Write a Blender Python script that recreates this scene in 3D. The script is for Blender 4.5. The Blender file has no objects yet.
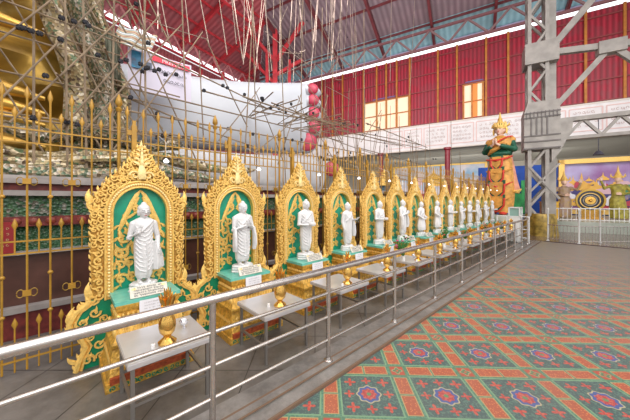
import bpy, bmesh, math, random
from math import sin, cos, pi, atan, atan2, tan, radians, sqrt
from mathutils import Vector, Matrix, Euler
random.seed(7)
SC = bpy.context.scene
COL = SC.collection
F = 268.0; CX = 315.0; HY = 200.0; CH = 1.55
PHI = radians(47.06)
ROWROT = pi/2 - PHI            # z rotation of row-aligned things
HALLROT = radians(-30)

def P(t, a, z=0.0):            # row frame: t along the row of shrines, a away to its left
    return Vector((t*sin(PHI) - a*cos(PHI), t*cos(PHI) + a*sin(PHI), z))
def H(s, A, z=0.0):            # hall frame: s to the right along the far wall, A depth
    return Vector((s*.8660254 + A*.5, -s*.5 + A*.8660254, z))
def tu(u, a):                  # distance along a line parallel to the row
    return a/tan(PHI - atan((u-CX)/F))
def su(u, A):                  # position along a wall plane of the hall
    k = (u-CX)/F; y = A/(.5*k+.8660254); x = k*y
    return .8660254*x - .5*y

# ------------------------------------------------------------------ materials
MATS = {}
def mat(name, col, rough=.5, metal=0.0, var=.0, vscale=20, bump=0.0, bscale=60, emit=None, estr=1.0, col2=None, alpha=None, spec=None, wave=None):
    if name in MATS: return MATS[name]
    m = bpy.data.materials.new(name); m.use_nodes = True
    nt = m.node_tree; b = nt.nodes['Principled BSDF']
    b.inputs['Base Color'].default_value = (*col, 1)
    b.inputs['Roughness'].default_value = rough
    b.inputs['Metallic'].default_value = metal
    if spec is not None: b.inputs['Specular IOR Level'].default_value = spec
    tc = nt.nodes.new('ShaderNodeTexCoord')
    if var > 0 or col2:
        n = nt.nodes.new('ShaderNodeTexNoise'); n.inputs['Scale'].default_value = vscale
        n.inputs['Detail'].default_value = 5
        nt.links.new(tc.outputs['Object'], n.inputs['Vector'])
        r = nt.nodes.new('ShaderNodeValToRGB')
        r.color_ramp.elements[0].position = .35; r.color_ramp.elements[1].position = .65
        c2 = col2 if col2 else tuple(c*(1-var) for c in col)
        r.color_ramp.elements[0].color = (*c2, 1); r.color_ramp.elements[1].color = (*col, 1)
        nt.links.new(n.outputs['Fac'], r.inputs['Fac']); nt.links.new(r.outputs['Color'], b.inputs['Base Color'])
    if bump > 0:
        n2 = nt.nodes.new('ShaderNodeTexNoise'); n2.inputs['Scale'].default_value = bscale
        nt.links.new(tc.outputs['Object'], n2.inputs['Vector'])
        bp = nt.nodes.new('ShaderNodeBump'); bp.inputs['Strength'].default_value = bump; bp.inputs['Distance'].default_value = .02
        nt.links.new(n2.outputs['Fac'], bp.inputs['Height']); nt.links.new(bp.outputs['Normal'], b.inputs['Normal'])
    if emit:
        b.inputs['Emission Color'].default_value = (*emit, 1); b.inputs['Emission Strength'].default_value = estr
    if alpha is not None:
        b.inputs['Transmission Weight'].default_value = alpha
    MATS[name] = m; return m

class E:                       # tiny shader-math expression builder
    nt = None
    def __init__(s, sock): s.s = sock
    @staticmethod
    def op(op, *a):
        n = E.nt.nodes.new('ShaderNodeMath'); n.operation = op
        for i, v in enumerate(a):
            if isinstance(v, E): E.nt.links.new(v.s, n.inputs[i])
            else: n.inputs[i].default_value = v
        return E(n.outputs[0])
    def __add__(s, o): return E.op('ADD', s, o)
    def __sub__(s, o): return E.op('SUBTRACT', s, o)
    def __rsub__(s, o): return E.op('SUBTRACT', o, s)
    def __mul__(s, o): return E.op('MULTIPLY', s, o)
    def lt(s, o): return E.op('LESS_THAN', s, o)
    def gt(s, o): return E.op('GREATER_THAN', s, o)
    def abs(s): return E.op('ABSOLUTE', s)
    def min(s, o): return E.op('MINIMUM', s, o)
    def max(s, o): return E.op('MAXIMUM', s, o)
def mixc(fac, c1, c2):
    n = E.nt.nodes.new('ShaderNodeMix'); n.data_type = 'RGBA'
    if isinstance(fac, E): E.nt.links.new(fac.s, n.inputs[0])
    else: n.inputs[0].default_value = fac
    for i, c in ((6, c1), (7, c2)):
        if isinstance(c, tuple): n.inputs[i].default_value = (*c, 1)
        else: E.nt.links.new(c, n.inputs[i])
    return n.outputs[2]

def carpet_mat():
    m = bpy.data.materials.new('patterned_floor_covering'); m.use_nodes = True
    nt = m.node_tree; E.nt = nt; b = nt.nodes['Principled BSDF']
    tc = nt.nodes.new('ShaderNodeTexCoord')
    mp = nt.nodes.new('ShaderNodeMapping'); mp.vector_type = 'TEXTURE'
    mp.inputs['Location'].default_value = (.739, 2.415, 0); mp.inputs['Rotation'].default_value = (0, 0, radians(-2.0))
    nt.links.new(tc.outputs['Object'], mp.inputs['Vector'])
    sx = nt.nodes.new('ShaderNodeSeparateXYZ'); nt.links.new(mp.outputs['Vector'], sx.inputs[0])
    T = .603
    X = E(sx.outputs[0]); Y = E(sx.outputs[1])
    def fold(v):
        w = E.op('FRACT', v*(1/T) + .5 + 200.0) - .5
        return w.abs()*T
    ax, ay = fold(X), fold(Y)
    cx, cy = T/2 - ax, T/2 - ay
    r = E.op('SQRT', cx*cx + cy*cy)
    th = E.op('ARCTAN2', cy, cx)
    ns = nt.nodes.new('ShaderNodeTexNoise'); ns.inputs['Scale'].default_value = 60; ns.inputs['Detail'].default_value = 2
    nt.links.new(mp.outputs['Vector'], ns.inputs['Vector']); N = E(ns.outputs['Fac'])
    nl = nt.nodes.new('ShaderNodeTexNoise'); nl.inputs['Scale'].default_value = 1.3
    nt.links.new(mp.outputs['Vector'], nl.inputs['Vector'])
    vo = nt.nodes.new('ShaderNodeTexVoronoi'); vo.inputs['Scale'].default_value = 55
    nt.links.new(mp.outputs['Vector'], vo.inputs['Vector']); V = E(vo.outputs['Distance'])
    green = mixc(N.gt(.52), (.055, .20, .125), (.10, .30, .19))
    field = mixc(N.gt(.55), (.035, .10, .10), (.08, .20, .16))
    col = green
    infield = (ax.gt(.083))*(ay.gt(.083))
    col = mixc(infield, col, field)
    # thin pale green lines beside the bands
    ln = ((ax-.081).abs().lt(.0055)*ay.gt(.075)).max((ay-.081).abs().lt(.0055)*ax.gt(.075))
    col = mixc(ln, col, (.20, .40, .22))
    # flowers
    def dist(px, py):
        a = cx-px; c = cy-py; return E.op('SQRT', a*a + c*c)
    def flower(px, py, rad):
        a = cx-px; c = cy-py
        t2 = E.op('ARCTAN2', c, a)
        return dist(px, py).lt(E.op('COSINE', t2*4.0)*(rad*.42) + rad*.72)
    fl = flower(.137, .137, .043).max(flower(.155, 0, .036)).max(flower(0, .155, .036))
    col = mixc(fl, col, mixc(N.gt(.5), (.5, .035, .03), (.62, .10, .06)))
    sc = E.op('COSINE', th*8.0)*.007
    col = mixc(r.lt(sc+.094), col, (.5, .44, .26))
    col = mixc(r.lt(sc+.083), col, (.04, .10, .33))
    col = mixc(r.lt(E.op('COSINE', th*8.0)*.006+.058), col, mixc(N.gt(.52), (.45, .03, .04), (.6, .12, .08)))
    col = mixc(r.lt(.018), col, (.10, .28, .12))
    # orange tiles in the bands
    orange = mixc(V.gt(.32), (.68, .20, .06), (.44, .09, .035))
    def tile(a, c):
        o = a.lt(.057)*c.gt(.094)*c.lt(T/2-.006)
        i = a.lt(.049)*c.gt(.101)*c.lt(T/2-.013)
        return o, i
    for a, c in ((ax, ay), (ay, ax)):
        o, i = tile(a, c)
        col = mixc(o, col, (.55, .36, .14)); col = mixc(i, col, orange)
    q = ax.max(ay)
    col = mixc(q.lt(.068), col, (.10, .22, .10))
    col = mixc(q.lt(.058), col, (.48, .06, .03))
    rk = E.op('SQRT', ax*ax + ay*ay); tk = E.op('ARCTAN2', ay, ax)
    col = mixc(rk.lt(E.op('COSINE', tk*4.0)*.010+.040), col, (.4, .36, .18))
    col = mixc(rk.lt(E.op('COSINE', tk*4.0)*.008+.030), col, (.06, .2, .09))
    col = mixc(rk.lt(.012), col, (.55, .12, .05))
    # uneven wear, plus grey distance haze painted into the colour toward the far gate
    far = E.op('MINIMUM', E.op('MAXIMUM', (Y+X-4.5)*.085, 0.0), .62)
    wear_haze = E(nl.outputs['Fac'])*.42 + far + .04
    col = mixc(wear_haze, col, (.24, .22, .19))
    nt.links.new(col, b.inputs['Base Color'])
    b.inputs['Roughness'].default_value = .34
    b.inputs['Specular IOR Level'].default_value = .55
    return m

def stone_mat(name, c1, c2, scale=8, rough=.35, tile=0):
    m = bpy.data.materials.new(name); m.use_nodes = True; nt = m.node_tree; E.nt = nt; b = nt.nodes['Principled BSDF']
    tc = nt.nodes.new('ShaderNodeTexCoord')
    a = nt.nodes.new('ShaderNodeTexNoise'); a.inputs['Scale'].default_value = scale; a.inputs['Detail'].default_value = 8; a.inputs['Roughness'].default_value = .75
    c = nt.nodes.new('ShaderNodeTexNoise'); c.inputs['Scale'].default_value = scale*.15; c.inputs['Detail'].default_value = 4
    nt.links.new(tc.outputs['Object'], a.inputs['Vector']); nt.links.new(tc.outputs['Object'], c.inputs['Vector'])
    f = E(a.outputs['Fac'])*.7 + E(c.outputs['Fac'])*.9 - .35
    f = E.op('MINIMUM', E.op('MAXIMUM', (f-.25)*2.2, 0.0), 1.0)
    col = mixc(f, c1, c2)
    if tile:
        sx = nt.nodes.new('ShaderNodeSeparateXYZ'); nt.links.new(tc.outputs['Object'], sx.inputs[0])
        def g(v): return (E.op('FRACT', v*(1/tile)+100.0)-.5).abs().gt(.492)
        col = mixc(g(E(sx.outputs[0])).max(g(E(sx.outputs[1]))), col, tuple(x*.45 for x in c1))
    nt.links.new(col, b.inputs['Base Color']); b.inputs['Roughness'].default_value = rough
    return m

def corrugated(name, c1, c2, scale, axis='X', rough=.5, rust=.3):
    """sheet metal with ribs running across `axis` of the object"""
    m = bpy.data.materials.new(name); m.use_nodes = True; nt = m.node_tree; E.nt = nt; b = nt.nodes['Principled BSDF']
    tc = nt.nodes.new('ShaderNodeTexCoord'); sx = nt.nodes.new('ShaderNodeSeparateXYZ'); nt.links.new(tc.outputs['Object'], sx.inputs[0])
    v = E(sx.outputs['XYZ'.index(axis)])
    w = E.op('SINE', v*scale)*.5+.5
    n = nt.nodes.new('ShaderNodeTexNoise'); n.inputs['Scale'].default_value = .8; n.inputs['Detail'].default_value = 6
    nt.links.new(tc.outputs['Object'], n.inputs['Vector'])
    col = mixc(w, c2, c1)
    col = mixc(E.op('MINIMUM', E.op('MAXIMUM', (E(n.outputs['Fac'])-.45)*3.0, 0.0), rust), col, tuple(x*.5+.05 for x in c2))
    nt.links.new(col, b.inputs['Base Color']); b.inputs['Roughness'].default_value = rough
    bp = nt.nodes.new('ShaderNodeBump'); bp.inputs['Strength'].default_value = .6; bp.inputs['Distance'].default_value = .06
    nt.links.new(w.s, bp.inputs['Height']); nt.links.new(bp.outputs['Normal'], b.inputs['Normal'])
    return m

def mosaic_mat(name, cols, scale=14, rough=.35, metal=.2):
    m = bpy.data.materials.new(name); m.use_nodes = True; nt = m.node_tree; b = nt.nodes['Principled BSDF']
    tc = nt.nodes.new('ShaderNodeTexCoord')
    v = nt.nodes.new('ShaderNodeTexVoronoi'); v.inputs['Scale'].default_value = scale
    nt.links.new(tc.outputs['Object'], v.inputs['Vector'])
    s = nt.nodes.new('ShaderNodeSeparateColor'); nt.links.new(v.outputs['Color'], s.inputs[0])
    r = nt.nodes.new('ShaderNodeValToRGB'); r.color_ramp.interpolation = 'CONSTANT'
    while len(r.color_ramp.elements) < len(cols): r.color_ramp.elements.new(.5)
    for i, c in enumerate(cols):
        r.color_ramp.elements[i].position = i/len(cols); r.color_ramp.elements[i].color = (*c, 1)
    nt.links.new(s.outputs[0], r.inputs['Fac']); nt.links.new(r.outputs['Color'], b.inputs['Base Color'])
    bp = nt.nodes.new('ShaderNodeBump'); bp.inputs['Strength'].default_value = .5; bp.inputs['Distance'].default_value = .03
    nt.links.new(v.outputs['Distance'], bp.inputs['Height']); nt.links.new(bp.outputs['Normal'], b.inputs['Normal'])
    b.inputs['Roughness'].default_value = rough; b.inputs['Metallic'].default_value = metal
    return m

GOLD = mat('bright_gold_paint', (.98, .64, .17), .38, .25, .22, 30, .3, 90)
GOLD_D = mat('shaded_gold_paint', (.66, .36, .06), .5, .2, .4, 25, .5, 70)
GOLD_L = mat('pale_gold_paint', (1.0, .78, .34), .34, .2, .2, 40, .2, 120)
YEL = mat('yellow_enamel', (.52, .28, .035), .4, .15, .25, 8)
BRASS = mat('polished_brass', (.82, .50, .13), .18, .95)
GRN = mat('emerald_enamel', (.0, .27, .13), .4, 0, .35, 12)
GRN2 = mat('teal_enamel', (.012, .36, .22), .35, 0, .2, 10)
TEAL = mat('pale_teal_top', (.16, .56, .45), .3, 0, .25, 9)
WHT = mat('white_marble', (.73, .725, .725), .36, 0, .08, 9, .08, 60)
LIPS = mat('painted_lips', (.62, .16, .14), .5)
STEEL = mat('brushed_stainless_steel', (.62, .58, .54), .27, .9, .12, 30)
STEEL_T = mat('stainless_table_sheet', (.70, .69, .70), .33, .5, .1, 6)
STEEL_D = mat('dull_steel_leg', (.30, .28, .26), .4, .7)
PAPER = mat('white_paper', (.80, .79, .82), .7)
CREAM = mat('cream_sign_board', (.74, .70, .60), .5, 0, .12, 30)
INK = mat('dark_ink', (.06, .06, .08), .7)
INKG = mat('grey_ink', (.30, .28, .30), .7)
BAMBOO = mat('weathered_bamboo', (.31, .225, .145), .7, 0, .4, 6)
BAMBOO_L = mat('pale_bamboo', (.46, .36, .29), .7, 0, .35, 5)
LASH = mat('black_lashing', (.018, .017, .022), .8)
GREYSTEEL = mat('grey_painted_steel', (.44, .41, .37), .55, 0, .25, 3, .1, 20)
GREYSTEEL_D = mat('dark_grey_steel', (.22, .20, .19), .6, 0, .25, 3)
REDSTEEL = mat('red_painted_steel', (.50, .035, .045), .5, 0, .3, 2)
MAROON = mat('maroon_painted_steel', (.16, .03, .035), .55, 0, .3, 2)
PINKSTEEL = mat('faded_pink_steel', (.55, .22, .22), .55, 0, .3, 2)
ORANGE_B = mat('ochre_painted_batten', (.52, .19, .03), .6, 0, .3, 2)
WHITEWASH = mat('whitewashed_plaster', (.78, .76, .74), .7, 0, .12, 1.5)
SOFFIT = mat('grey_soffit_plaster', (.42, .41, .37), .8, 0, .1, .5)
PINK = mat('hot_pink_nail_enamel', (.62, .07, .12), .4, 0, .3, 9)
FOOTW = mat('white_glazed_skin', (.54, .56, .60), .33, 0, .07, 1.2)
LIGHTW = mat('daylight_strip', (1, 1, 1), .5, emit=(.97, .95, 1), estr=1.5)
LAMPW = mat('lit_lamp_glass', (1, 1, 1), .3, emit=(.95, 1, 1), estr=1.6)
BLUE = mat('royal_blue_cloth', (.01, .07, .36), .75, 0, .3, 2)
SKIN = mat('painted_pale_skin', (.80, .55, .42), .45)
GOLDR = mat('gilded_robe', (.50, .30, .05), .33, .5, .55, 2.2, .3, 6)
GREENP = mat('leaf_green', (.06, .24, .04), .6, 0, .4, 30)
PINKF = mat('magenta_petals', (.78, .03, .25), .6)
REDF = mat('red_petals', (.75, .08, .09), .6)
CEMENT = stone_mat('grey_polished_cement', (.085, .075, .065), (.24, .22, .20), 6, .3, .61)
CURB = stone_mat('speckled_terrazzo_curb', (.15, .14, .13), (.32, .30, .28), 22, .35)
HALLFL = stone_mat('brown_hall_floor', (.15, .10, .075), (.24, .18, .14), 3, .18)

# ------------------------------------------------------------------ mesh builder
class MB:
    def __init__(s, M=None): s.bm = bmesh.new(); s.M = M or Matrix.Identity(4); s.mi = 0
    def v(s, p): return s.bm.verts.new(s.M @ Vector(p))
    def f(s, vs):
        try:
            fc = s.bm.faces.new(vs); fc.material_index = s.mi; return fc
        except ValueError: return None
    def box(s, c, d, R=None):
        M = Matrix.Translation(Vector(c)) @ (R or Matrix.Identity(4))
        x, y, z = d[0]/2, d[1]/2, d[2]/2
        vs = [s.v(M @ Vector((i*x, j*y, k*z))) for i in (-1, 1) for j in (-1, 1) for k in (-1, 1)]
        for q in ((0,1,3,2),(4,6,7,5),(0,4,5,1),(2,3,7,6),(0,2,6,4),(1,5,7,3)): s.f([vs[i] for i in q])
        return s
    def tube(s, pts, r, seg=6, cap=True, flat=1.0):
        pts = [Vector(p) for p in pts]; n = len(pts)
        rr = r if isinstance(r, (list, tuple)) else [r]*n
        up = None; rings = []
        for i, p in enumerate(pts):
            d = (pts[min(i+1, n-1)] - pts[max(i-1, 0)])
            if d.length < 1e-9: d = Vector((0, 0, 1))
            d.normalize()
            if up is None: up = Vector((0, 1, 0)) if abs(d.y) < .9 else Vector((1, 0, 0))
            a = (up - d*up.dot(d)).normalized(); c = d.cross(a); up = a
            rings.append([s.v(p + (a*cos(2*pi*k/seg)*flat + c*sin(2*pi*k/seg))*rr[i]) for k in range(seg)])
        for i in range(n-1):
            for k in range(seg): s.f([rings[i][k], rings[i][(k+1) % seg], rings[i+1][(k+1) % seg], rings[i+1][k]])
        if cap: s.f(rings[0][::-1]); s.f(rings[-1])
        return s
    def bar(s, p0, p1, w, h=None):          # rectangular bar
        p0 = Vector(p0); p1 = Vector(p1); d = p1-p0; L = d.length
        q = d.to_track_quat('Y', 'Z').to_matrix().to_4x4()
        return s.box((p0+p1)/2, (w, L, h or w), q)
    def ell(s, c, r, seg=12, rings=8, R=None):
        M = Matrix.Translation(Vector(c)) @ (R or Matrix.Identity(4))
        rad = r if isinstance(r, (tuple, list)) else (r, r, r)
        rows = []
        for i in range(1, rings):
            t = pi*i/rings
            rows.append([s.v(M @ Vector((rad[0]*sin(t)*cos(2*pi*k/seg), rad[1]*sin(t)*sin(2*pi*k/seg), rad[2]*cos(t)))) for k in range(seg)])
        top = s.v(M @ Vector((0, 0, rad[2]))); bot = s.v(M @ Vector((0, 0, -rad[2])))
        for k in range(seg):
            s.f([top, rows[0][k], rows[0][(k+1) % seg]]); s.f([bot, rows[-1][(k+1) % seg], rows[-1][k]])
            for i in range(len(rows)-1): s.f([rows[i][k], rows[i+1][k], rows[i+1][(k+1) % seg], rows[i][(k+1) % seg]])
        return s
    def lathe(s, prof, c=(0, 0, 0), seg=14, sx=1, sy=1):
        rows = []
        for r, z in prof: rows.append([s.v((c[0]+r*sx*cos(2*pi*k/seg), c[1]+r*sy*sin(2*pi*k/seg), c[2]+z)) for k in range(seg)])
        for i in range(len(rows)-1):
            for k in range(seg): s.f([rows[i][k], rows[i][(k+1) % seg], rows[i+1][(k+1) % seg], rows[i+1][k]])
        s.f(rows[0][::-1]); s.f(rows[-1]); return s
    def loft(s, rings, cap=True):
        rows = [[s.v(p) for p in r] for r in rings]; n = len(rows[0])
        for i in range(len(rows)-1):
            for k in range(n): s.f([rows[i][k], rows[i][(k+1) % n], rows[i+1][(k+1) % n], rows[i+1][k]])
        if cap: s.f(rows[0][::-1]); s.f(rows[-1])
        return s
    def grid(s, fn, nu, nv):
        g = [[s.v(fn(i/nu, j/nv)) for j in range(nv+1)] for i in range(nu+1)]
        for i in range(nu):
            for j in range(nv): s.f([g[i][j], g[i+1][j], g[i+1][j+1], g[i][j+1]])
        return s
    def poly(s, pts, y0, y1):               # polygon in xz extruded along y
        a = [s.v((p[0], y0, p[1])) for p in pts]; b = [s.v((p[0], y1, p[1])) for p in pts]; n = len(pts)
        s.f(a); s.f(b[::-1])
        for i in range(n): s.f([a[i], b[i], b[(i+1) % n], a[(i+1) % n]])
        return s
    def strip(s, inn, out, y0, y1):         # open band between two matching paths, extruded
        n = len(inn)
        A = [s.v((p[0], y0, p[1])) for p in inn]; B = [s.v((p[0], y0, p[1])) for p in out]
        C = [s.v((p[0], y1, p[1])) for p in inn]; D = [s.v((p[0], y1, p[1])) for p in out]
        for i in range(n-1):
            s.f([A[i], B[i], B[i+1], A[i+1]]); s.f([C[i], C[i+1], D[i+1], D[i]])
            s.f([A[i], A[i+1], C[i+1], C[i]]); s.f([B[i], D[i], D[i+1], B[i+1]])
        s.f([A[0], C[0], D[0], B[0]]); s.f([A[-1], B[-1], D[-1], C[-1]])
        return s
    def scroll(s, c, r, a0=0, turns=1.4, sgn=1, w=.2, y=0, seg=5, n=12):
        pts = []; rs = []
        for i in range(n+1):
            q = i/n; a = a0 + sgn*turns*2*pi*q; rad = r*(1-.78*q)
            pts.append((c[0]+rad*cos(a), y, c[1]+rad*sin(a))); rs.append(r*w*(1-.35*q))
        return s.tube(pts, rs, seg)
    def leaf(s, c, ang, L, w=.3, curl=.5, y=0, seg=5, n=6):     # flame leaf in the xz plane
        pts = []; rs = []; x, z = c; a = ang
        for i in range(n+1):
            q = i/n
            pts.append((x, y, z)); rs.append(max(L*w*sin(pi*min(1, (q*.85+.18)))**.8*(1-q*.55), L*.01) if i < n else L*.012)
            x += cos(a)*L/n; z += sin(a)*L/n; a += curl/n
        return s.tube(pts, rs, seg, flat=.6)
    def build(s, name, m, parent=None, smooth=True, matrix=None):
        bmesh.ops.recalc_face_normals(s.bm, faces=s.bm.faces[:])
        me = bpy.data.meshes.new(name); s.bm.to_mesh(me); s.bm.free()
        for x in (m if isinstance(m, (list, tuple)) else [m]): me.materials.append(x)
        if smooth:
            me.polygons.foreach_set('use_smooth', [True]*len(me.polygons))
            try: me.set_sharp_from_angle(angle=radians(42))
            except Exception: pass
        o = bpy.data.objects.new(name, me); COL.objects.link(o)
        if parent: o.parent = parent
        if matrix: o.matrix_local = matrix
        return o

def tag(o, label, cat, group=None, kind=None):
    o['label'] = label; o['category'] = cat
    if group: o['group'] = group
    if kind: o['kind'] = kind
    return o
def thing(name, label, cat, loc=(0, 0, 0), rz=0, group=None):
    o = bpy.data.objects.new(name, None); COL.objects.link(o); o.empty_display_size = .1
    o.location = loc; o.rotation_euler = (0, 0, rz); return tag(o, label, cat, group)
def kids(o): return [c for c in COL.objects if c.parent is o]
def dup(root, loc, rz, label, scale=None):
    def cp(o, par):
        c = o.copy(); COL.objects.link(c)
        if par: c.parent = par
        for ch in kids(o): cp(ch, c)
        return c
    r = cp(root, None); r.location = loc; r.rotation_euler = (0, 0, rz); r['label'] = label
    if scale: r.scale = scale
    return r
def struct(o): o['kind'] = 'structure'; return o

ORD = ['nearest', 'second', 'third', 'fourth', 'fifth', 'sixth', 'seventh', 'eighth', 'ninth', 'tenth', 'eleventh', 'twelfth', 'thirteenth', 'last']
def which(i, what='niche'):
    return f'{ORD[i]} {what}' if i in (0, 13) else f'{ORD[i]} {what} from the near end'

# ------------------------------------------------------------------ positions of the row
SHR_T = [.57, 1.62, 2.67, 3.65, 4.65, 5.57, 6.47, 7.42, 8.36, 9.24, 10.04, 10.88, 11.85, 12.75]
ROWS = len(SHR_T)

# ================================================================== SETTING
CAR = carpet_mat()
m = MB()
e = [P(-4, 1.55), P(13.0, 1.55), P(13.0, -16), P(-4, -16)]
m.f([m.v((p.x, p.y, 0.012)) for p in e])
m.f([m.v((p.x, p.y, 0.0)) for p in e][::-1])
tag(m.build('patterned_floor_mat', CAR, smooth=False), 'large floor mat patterned in green diamonds with orange bands and red flowers', 'carpet')
m = MB(); m.M = Matrix.Rotation(ROWROT, 4, 'Z')
m.box((15, 9, -.05), (90, 60, .1)); struct(m.build('floor', CEMENT, smooth=False))
m = MB(); m.M = Matrix.Rotation(ROWROT, 4, 'Z')
m.box((33, -5, -.015), (40, 26, .035)); struct(m.build('floor', HALLFL, smooth=False))
m = MB(); m.M = Matrix.Rotation(ROWROT, 4, 'Z')
m.box((4.4, 1.68, .007), (17.2, .26, .034)); m.box((4.4, 1.88, .004), (17.2, .18, .020))
struct(m.build('trim_1', CURB, smooth=False))
m = MB(); m.M = Matrix.Rotation(ROWROT, 4, 'Z'); m.box((4.4, 1.80, .022), (17.2, .018, .006)); m.box((4.4, 1.70, .041), (17.2, .014, .006)); m.box((4.4, 1.558, .03), (17.2, .016, .03))
struct(m.build('trim_5', mat('brown_grout', (.20, .125, .08), .6), smooth=False))
m = MB(); m.M = Matrix.Rotation(ROWROT, 4, 'Z')
m.box((13.02, -7, .012), (.09, 17, .03)); struct(m.build('trim_2', mat('dark_threshold', (.05, .02, .02), .5), smooth=False))

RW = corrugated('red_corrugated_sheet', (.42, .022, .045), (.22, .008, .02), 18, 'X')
HM = Matrix.Rotation(HALLROT, 4, 'Z')
def hall(name, mb, mt, **k):
    o = mb.build(name, mt, **k); o.rotation_euler = (0, 0, HALLROT); return o
# far wall: red sheeting with a gap for two groups of panes
FA = 30.7
s_l = -27.5; s_r = 22.0
w1 = (su(363.5, FA), su(409.5, FA)); w2 = (su(463, FA), su(484, FA)); zb, zt, wt = 9.6, 17.2, 13.0
m = MB()
for a, b, z0, z1 in ((s_l, w1[0], zb, zt), (w1[0], w1[1], wt, zt), (w1[1], w2[0], zb, zt), (w2[0], w2[1], wt, zt), (w2[1], s_r, zb, zt)):
    m.box(((a+b)/2, FA+.1, (z0+z1)/2), (b-a, .12, z1-z0))
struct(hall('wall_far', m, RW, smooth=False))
PANE = mat('sunlit_translucent_pane', (.5, .4, .3), .6, emit=(1, .72, .48), estr=.75, var=.12, vscale=.7)
PANE_O = mat('orange_curtain', (.8, .2, .05), .7, emit=(.9, .2, .04), estr=.6)
def panes(n, a, b, cols):
    m = MB(); m.box(((a+b)/2, FA+.12, (zb+wt)/2), (b-a, .04, wt-zb)); o = hall('window_%d' % n, m, PANE, smooth=False); struct(o)
    fr = MB()
    for c in cols: fr.box((c, FA-.05, (zb+wt)/2), (.16, .14, wt-zb+.1))
    for z in (zb+.05, zb+1.7, wt): fr.box(((a+b)/2, FA-.05, z), (b-a+.1, .1, .1))
    f = fr.build('window_frame', ORANGE_B, o, smooth=False)
    return o
o1 = panes(1, w1[0], w1[1], [su(u, FA) for u in (364, 377, 386.5, 396.5, 409)])
b_ = MB(); b_.box(((w1[0]+w1[1])/2-.2, FA-.0, wt+.15), (2.6, .06, .35)); b_.build('blue_header', mat('faded_blue_board', (.10, .13, .30), .6), o1, smooth=False)
o2 = panes(2, w2[0], w2[1], [su(u, FA) for u in (463.5, 472, 483)])
b_ = MB(); b_.box((su(475, FA), FA+.02, (zb+wt)/2), (.42, .04, wt-zb-.1)); b_.build('orange_curtain', PANE_O, o2, smooth=False)
b_ = MB(); b_.box((su(474, FA), FA-.0, wt+.15), (1.5, .06, .35)); b_.build('blue_header', MATS['faded_blue_board'], o2, smooth=False)
# girts and battens on the far wall
m = MB()
for z in (zb+.08, 13.15, 14.9, 16.6): m.box(((s_l+s_r)/2, FA-.03, z), (s_r-s_l, .14, .11))
for a, b in ((s_l, w1[0]), (w1[1], w2[0]), (w2[1], s_r)): m.box(((a+b)/2, FA-.03, 11.4), (b-a, .14, .11))
hall('wall_girts', m, mat('dull_red_girt', (.24, .045, .045), .6), smooth=False)['kind'] = 'structure'
for u in (322.5, 333, 343, 364, 377, 386.5, 397, 410, 438, 457, 486, 508, 585, 624):
    m = MB(); s = su(u, FA); m.box((s, FA-.12, (zb+zt)/2), (.17, .14, zt-zb))
    struct(hall('wall_batten', m, ORANGE_B, smooth=False))
# daylight strip above the sheeting and its glazing
m = MB(); m.box(((s_l+s_r)/2, FA+.1, 17.48), (s_r-s_l, .05, .42))
struct(hall('window_3', m, LIGHTW, smooth=False))
m = MB(); m.box(((s_l+s_r)/2, FA+.2, 17.85), (s_r-s_l, .3, .3)); struct(hall('trim_3', m, mat('mauve_eave', (.42, .36, .52), .6), smooth=False))
# white gallery band with name panels
m = MB(); m.box(((-28+22)/2, FA+.15, 8.25), (50, .5, 2.7)); struct(hall('wall_gallery', m, WHITEWASH, smooth=False))
m = MB(); m.box((-3, FA-.12, 6.93), (50, .06, .12)); m.box((-3, FA-.12, 9.52), (50, .08, .12)); struct(hall('trim_4', m, mat('cream_moulding', (.66, .60, .52), .6), smooth=False))
PFR = mat('faded_pink_frame', (.72, .52, .48), .7); PTX = mat('faint_brown_lettering', (.52, .40, .37), .8)
def glyph(mb, x, z, h, y, w=.12, rnd=random):
    """one round letter made of an arc and perhaps a tail"""
    a0 = rnd.uniform(0, 2*pi); sp = rnd.choice((1.5, 1.7, 2.0))*pi
    r = h*.5; n = 7
    pts = [(x+r*.95*cos(a0+sp*i/n), y, z+r*sin(a0+sp*i/n)) for i in range(n+1)]
    mb.tube(pts, h*w, 3, cap=False)
    if rnd.random() < .35: mb.tube([(x+r, y, z), (x+r*1.2, y, z-h*.8)], h*w, 3, cap=False)
names = [388, 403.5, 423, 449, 475, 500, 530, 567, 604, 640]
for i in range(len(names)-1):
    a, b = su(names[i], FA)+.12, su(names[i+1], FA)-.12
    m = MB()
    for x in (a, b): m.box((x, FA-.13, 8.25), (.08, .03, 1.9))
    for z in (7.3, 9.2): m.box(((a+b)/2, FA-.13, z), (b-a, .03, .08))
    m.mi = 1
    for row in range(4):
        z = 8.85-row*.38; x = a+.35; cnt = 0
        while x < b-.35:
            glyph(m, x, z, .17, FA-.13, .13); x += .27 + (.2 if random.random() < .2 else 0)
    m2 = hall('donor_panel', m, [PFR, PTX], smooth=False)
    tag(m2, 'faint framed panel of lettering on the white gallery band, ' + ORD[i] + ' from the left' if i < 8 else 'faint framed lettering panel at the right end of the gallery', 'panel', 'lettered panels on the gallery band')
# coved soffit and recessed wall under the gallery
def sof(u, v):
    s = -28+u*58; A = FA+v*15.5; return (s, A, 6.95+.9*sin(pi*v)*.5)
m = MB(); m.grid(sof, 4, 10); struct(hall('ceiling_gallery', m, SOFFIT))
m = MB(); m.box((1, FA+15.6, 3.5), (60, .3, 8.2)); struct(hall('wall_back', m, mat('dim_cream_wall', (.45, .42, .36), .8), smooth=False))
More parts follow.
